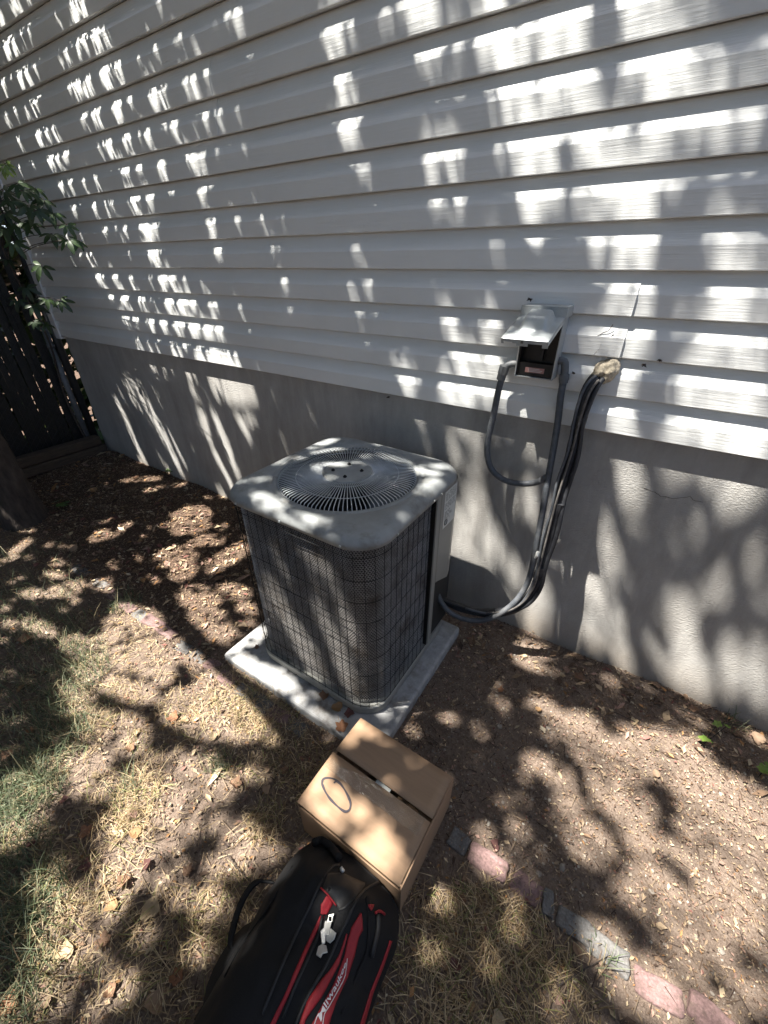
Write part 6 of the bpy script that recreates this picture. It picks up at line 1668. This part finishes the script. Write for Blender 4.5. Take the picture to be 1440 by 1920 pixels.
(596,-975,568,-999,571,-1023,586,-1029,608,-1023,634,-1000,633,-976,618,-970),
(72,-1226,60,-1231,59,-1243,71,-1253,87,-1258,99,-1253,100,-1243,88,-1233),
(59,163,75,89,105,27,161,31,207,66,198,134,171,203,110,202),
(97,605,119,506,136,477,138,527,131,615,109,724,89,763,88,700),
(-102,1020,-91,969,-74,925,-37,934,-6,966,-14,1015,-30,1063,-69,1054)]

SL = np.array([LIGHT.x, LIGHT.y])
def at_height(q, h): return Vector((q[0] - SL[0] * h, q[1] - SL[1] * h, h))
RES = 0.0075; QX0, QX1, QY0, QY1 = -5.2, 1.7, -2.5, 0.95
nx, ny = int((QX1 - QX0) / RES), int((QY1 - QY0) / RES)
lit = np.zeros((nx, ny), bool)
for poly in LIT:
    P = np.array(poly, float).reshape(-1, 2) / 1000
    a = np.clip(((P.min(0) - (QX0, QY0)) / RES).astype(int), 0, (nx - 1, ny - 1)); b = np.clip(((P.max(0) - (QX0, QY0)) / RES).astype(int) + 2, 1, (nx, ny))
    if (b <= a).any(): continue
    X, Y = np.meshgrid(QX0 + (np.arange(a[0], b[0]) + .5) * RES, QY0 + (np.arange(a[1], b[1]) + .5) * RES, indexing='ij')
    ins = np.zeros(X.shape, bool); m = len(P)
    for i in range(m):
        x1, y1 = P[i]; x2, y2 = P[(i + 1) % m]
        c = ((y1 > Y) != (y2 > Y)) & (X < (x2 - x1) * (Y - y1) / ((y2 - y1) if abs(y2 - y1) > 1e-9 else 1e-9) + x1); ins ^= c
    lit[a[0]:b[0], a[1]:b[1]] |= ins
def dilate(mk, r):
    out = mk.copy(); k = int(math.ceil(r / RES))
    for i in range(-k, k + 1):
        w = int(math.sqrt(max(0, (r / RES) ** 2 - i * i)))
        row = np.zeros_like(mk); src = mk[max(0, -i):mk.shape[0] - max(0, i)]
        cs = np.cumsum(np.pad(src, ((0, 0), (w + 1, w))).astype(np.int32), 1); hit = (cs[:, 2 * w + 1:] - cs[:, :-2 * w - 1]) > 0
        row[max(0, i):mk.shape[0] - max(0, -i)] = hit; out |= row
    return out
# lowest height at which a leaf hangs clear of the view and of the wall
cq = 0.1; hx, hy = np.arange(QX0, QX1, cq) + cq / 2, np.arange(QY0, QY1, cq) + cq / 2
HX, HY = np.meshgrid(hx, hy, indexing='ij'); hmin = np.full(HX.shape, 2.1)
for h in np.arange(2.1, 7.5, 0.12):
    P = np.stack([HX - SL[0] * h, HY - SL[1] * h, np.full(HX.shape, h)], -1).reshape(-1, 3)
    px, py, w = project(P); bad = ((w > 0) & (px > -90) & (px < 1530) & (py > -110) & (py < 2000)) | (P[:, 1] > -0.16)
    hmin = np.where(bad.reshape(HX.shape), h + 0.15, hmin)
# pinholes that let faint light through to the wall
for i in range(130):
    qx_, qy_ = RNG.uniform(-4.2, 0.9), RNG.uniform(0.02, 0.9); a_ = int((qx_ - QX0) / RES); b_ = int((qy_ - QY0) / RES); r_ = int(RNG.integers(1, 3))
    lit[a_:a_ + r_, b_:min(ny, b_ + r_ + 1)] = True
for i in range(650):                                  # and small gaps over the ground
    qx_, qy_ = RNG.uniform(-4.2, 1.2), RNG.uniform(-2.2, -0.02); a_ = int((qx_ - QX0) / RES); b_ = int((qy_ - QY0) / RES); r_ = int(RNG.choice([2, 2, 3, 3, 4, 5]))
    if qx_ < -1.6 and qy_ > -1.0 and i % 3: continue
    lit[a_:a_ + r_, b_:b_ + r_] = True
leaves = []
base_h = lambda qx: np.interp(qx, [-4.5, -2.4, -1.2, 0.0, 1.5], [2.4, 2.7, 4.0, 5.2, 5.8])
for r, reps in ((0.052, 2), (0.036, 2), (0.022, 1), (0.013, 1), (0.0085, 1)):
    allowed = ~dilate(lit, r * 0.80)
    for rep in range(reps):
        if r == 0.052 or rep: cov = np.zeros_like(lit)
        if not (r == 0.052 and rep == 0) and not rep: cov = covered.copy()
        ii, jj = np.nonzero(allowed & ~cov); od = RNG.permutation(len(ii)); kr = max(1, int(r * 0.72 / RES))
        sk = 1 if r < .03 else 2
        for t in od[::sk]:
            i, j = ii[t], jj[t]
            if cov[i, j]: continue
            cov[max(0, i - kr):i + kr + 1, max(0, j - kr):j + kr + 1] = True
            leaves.append((QX0 + (i + .5) * RES, QY0 + (j + .5) * RES, r))
        if rep == 0: covered = cov | (covered if r != 0.052 else False)
        else: covered |= cov
# a few stray leaves hang in the gaps
ii, jj = np.nonzero(lit); od = RNG.permutation(len(ii)); od = od[RNG.uniform(0, 1, len(od)) < np.where(jj[od] * RES + QY0 > .32, np.where(ii[od] * RES + QX0 > -1.3, .028, .016), .010)]
for t in od: leaves.append((QX0 + (ii[t] + .5) * RES, QY0 + (jj[t] + .5) * RES, float(RNG.choice([.010, .014, .020] if jj[t] * RES + QY0 > 0 else [.012, .018, .026]))))
LV = np.array(leaves)
ci = np.clip(((LV[:, 0] - QX0) / cq).astype(int), 0, HX.shape[0] - 1); cj = np.clip(((LV[:, 1] - QY0) / cq).astype(int), 0, HX.shape[1] - 1)
spread = np.where(LV[:, 2] < 0.03, 0.7, 1.5)
H = np.maximum(hmin[ci, cj] + .05, base_h(LV[:, 0])) + RNG.uniform(0, 1, len(LV)) * spread
POS = np.stack([LV[:, 0] - SL[0] * H, LV[:, 1] - SL[1] * H, H], 1)
ok = POS[:, 1] < -0.12; LV, POS, H = LV[ok], POS[ok], H[ok]
# upper storey of the crowns, over the same gaps, added to dim the sky overhead
k = (LV[:, 2] > .03) & (RNG.uniform(0, 1, len(LV)) < .9); h2 = H[k] + RNG.uniform(1.2, 3.2, k.sum())
POS = np.concatenate([POS, np.stack([LV[k, 0] - SL[0] * h2, LV[k, 1] - SL[1] * h2, h2], 1)]); LV = np.concatenate([LV, LV[k]])
# outer crown beyond the mapped part, for the shade of the sky
n = 9000; ex = RNG.uniform(-7.5, 3.5, n); ey = RNG.uniform(-6.0, -2.6, n); eh = RNG.uniform(3.2, 6.2, n)
px, py, w = project(np.stack([ex, ey, eh], 1)); q = np.stack([ex + SL[0] * eh, ey + SL[1] * eh], 1)
k = (q[:, 1] < QY0 + .1) | (q[:, 0] < QX0) | (q[:, 0] > QX1); k &= ~((w > 0) & (px > -60) & (px < 1500) & (py > -60) & (py < 1980)); ex, ey, eh = ex[k], ey[k], eh[k]
POS = np.concatenate([POS, np.stack([ex, ey, eh], 1)]); R = np.concatenate([LV[:, 2], RNG.uniform(.06, .095, len(ex))]); QX = np.concatenate([LV[:, 0], ex + 1.2])
def leaf_cloud(P, R, name, parent):
    n = len(P); z = -np.array(LIGHT.normalized()); A = RNG.normal(0, .30, (n, 3)) + z; A /= np.linalg.norm(A, axis=1)[:, None]
    D = RNG.normal(0, 1, (n, 3)); D -= A * (D * A).sum(1)[:, None]; D /= np.linalg.norm(D, axis=1)[:, None]; E = np.cross(A, D)
    prof = [(-1, 0, 0), (-.35, .78, .12), (.35, .66, .12), (1.08, 0, -.1), (.35, -.66, .12), (-.35, -.78, .12)]
    V = np.stack([P + R[:, None] * (a * D + b * E + c * A) for a, b, c in prof], 1)
    b0 = np.arange(n)[:, None] * 6
    Fa = np.concatenate([b0 + np.array([[0, 5, 4, 3]]), b0 + np.array([[0, 3, 2, 1]])], 0)
    C = np.array([(.06, .10, .03), (.075, .12, .035), (.05, .085, .03), (.09, .13, .04)])[RNG.integers(0, 4, n)]
    o = array_obj(name, V.reshape(-1, 3), Fa, M_LEAF, parent, colors=np.repeat(C, 6, 0)); o['kind'] = 'stuff'; return o
def limb(pts, r0, r1, parent, name='limb'):
    P = spline(pts, 0.12); mb = MB(); rr = list(np.linspace(r0, r1, len(P)))
    mb.tube([p + Vector((random.uniform(-.008, .008), random.uniform(-.008, .008), 0)) for p in P], rr, 9); return mb.build(name, M_BARK, parent, True)
fork = -0.95
TA = Vector((-3.68, -0.97, 0.0)); tree1 = empty('shade_tree', tuple(TA)); tag(tree1, 'tree with rough brown trunk at the left, in front of the fence', 'tree', 'shade trees')
tp = [TA + Vector((0, 0, -.1)), TA + Vector((0, 0, .12)), TA + Vector((-.01, 0, .5)), TA + Vector((-.03, -.02, 1.2)), TA + Vector((-.02, -.06, 1.9)), TA + Vector((.0, -.12, 2.5))]
P = spline(tp, .06); mb = MB(); mb.tube(P, [0.115 * (1 + .35 * math.exp(-max(0, p.z) / .12)) * (1 - .10 * p.z / 2.5) for p in P], 22)
trunk = mb.build('trunk', M_BARK, tree1, True); dm = trunk.modifiers.new('s', 'SUBSURF'); dm.levels = dm.render_levels = 1
tx = bpy.data.textures.new('bark_relief', 'CLOUDS'); tx.noise_scale = .05; d_ = trunk.modifiers.new('d', 'DISPLACE'); d_.texture = tx; d_.strength = .03; d_.texture_coords = 'GLOBAL'
top = tp[-1]
g = lambda a, c: (lambda p: (p.x, p.y))(on_z(a, c, 0))
limb([top, at_height(g(235, 1035), 3.1), at_height(g(335, 1165), 3.4), at_height(g(420, 1250), 3.6), at_height(g(500, 1330), 3.8), at_height(g(560, 1420), 4.0)], .06, .034, tree1)
limb([top, Vector((-4.3, -1.3, 3.6)), Vector((-4.9, -1.2, 4.8))], .07, .02, tree1)
limb([top, Vector((-4.4, -1.9, 3.8)), Vector((-5.0, -2.6, 5.0))], .07, .025, tree1)
limb([top, Vector((-4.1, -.9, 3.4)), Vector((-4.6, -.7, 4.2))], .05, .015, tree1)
TB = Vector((-0.6, -5.2, 0.0)); tree2 = empty('shade_tree', tuple(TB)); tag(tree2, 'tree behind the viewer whose branches shade the right of the wall', 'tree', 'shade trees')
for i in range(46):                                   # twigs whose thin shadows cross the sun patches
    qx_, qy_ = random.uniform(-3.6, .9), random.uniform(-2.0, .7); a_ = random.uniform(-.6, 1.2); L_ = random.uniform(.35, .9)
    h_ = float(max(hmin[min(HX.shape[0] - 1, int((qx_ - QX0) / cq)), min(HX.shape[1] - 1, int((qy_ - QY0) / cq))] + .6, base_h(qx_) + .4)); d_ = (L_ * math.cos(a_), L_ * math.sin(a_) * .6)
    limb([at_height((qx_ - d_[0], qy_ - d_[1]), h_ + .2), at_height((qx_ + random.uniform(-.05, .05), qy_ + random.uniform(-.05, .05)), h_ + .25), at_height((qx_ + d_[0], qy_ + d_[1]), h_ + .45)], .013, .005, tree1 if qx_ < fork else tree2, 'twig')
s1 = QX < fork
leaf_cloud(POS[s1], R[s1], 'crown', tree1)
tq = [TB + Vector((0, 0, -.1)), TB + Vector((0, 0, .2)), TB + Vector((.05, .05, 1.5)), TB + Vector((0, .2, 3.0))]
P = spline(tq, .12); mb = MB(); mb.tube(P, [0.17 * (1 + .3 * math.exp(-max(0, p.z) / .15)) for p in P], 16); mb.build('trunk', M_BARK, tree2, True)
fw = lambda a, c: (lambda p: (p.x + SL[0] * p.z, p.y + SL[1] * p.z))(on_y(950 + a / 2.939, 850 + c / 2.939, 0.0))
joint_p = at_height(fw(745, 1180), 5.0)
limb([tq[-1], at_height((1.9, -2.4), 4.6), at_height((1.5, -0.5), 4.9), at_height((0.7, -0.10), 4.95), joint_p, at_height(fw(740, 950), 5.05), at_height(fw(735, 720), 5.1), at_height(fw(600, 330), 5.2), at_height(fw(560, 60), 5.3)], .09, .022, tree2)
limb([at_height(fw(738, 800), 5.08), at_height(fw(860, 560), 5.2), at_height(fw(850, 340), 5.3), at_height(fw(1000, 200), 5.4)], .036, .02, tree2)
limb([at_height(fw(820, 660), 5.15), at_height(fw(1040, 620), 5.2), at_height(fw(1200, 470), 5.3), at_height(fw(1440, 310), 5.4)], .036, .025, tree2)
limb([tq[-1], Vector((-1.2, -4.2, 4.4)), Vector((-1.6, -3.4, 5.4))], .06, .02, tree2)
limb([tq[-1], Vector((0.6, -4.6, 4.4)), Vector((1.6, -4.0, 5.4))], .06, .02, tree2)
leaf_cloud(POS[~s1], R[~s1], 'crown', tree2)
# hedges added to block sky light: behind the viewer, beyond the fence, right
def added_hedge(label, n, bx):
    P = np.stack([RNG.uniform(a, b, n) for a, b in bx], 1); loc = (float(np.mean(bx[0])), float(np.mean(bx[1])), 0.0)
    h = empty('added_hedge', loc); tag(h, label, 'added_hedge', 'leafy screens added around the yard to block light')
    o = leaf_cloud(P, RNG.uniform(.09, .17, n), 'foliage', h)
    mb = MB(); m = int(max(bx[0][1] - bx[0][0], bx[1][1] - bx[1][0]) / 1.2)
    for i in range(m + 1):
        t = i / max(1, m); x_ = bx[0][0] + (bx[0][1] - bx[0][0]) * (t if bx[0][1] - bx[0][0] > 2 else .5); y_ = bx[1][0] + (bx[1][1] - bx[1][0]) * (t if bx[1][1] - bx[1][0] > 2 else .5)
        mb = MB(); mb.tube([(x_, y_, -.05), (x_ + .05, y_, 1.2), (x_, y_ + .05, bx[2][1] * .8)], [.06, .045, .015], 7); mb.build('stem', M_BARK, h)
added_hedge('unseen leafy screen added behind the viewer to block low sky light', 6000, ((-9, 6), (-8.6, -7.4), (0.05, 3.6)))
added_hedge('leafy screen added beyond the slatted fence to darken its gaps', 3600, ((-5.4, -4.62), (-4.5, 1.8), (0.05, 2.5)))
added_hedge('unseen leafy screen added right of the house wall to block sky light', 2600, ((4.6, 5.4), (-6.2, -0.6), (0.05, 2.2)))
print('leaves', len(POS))
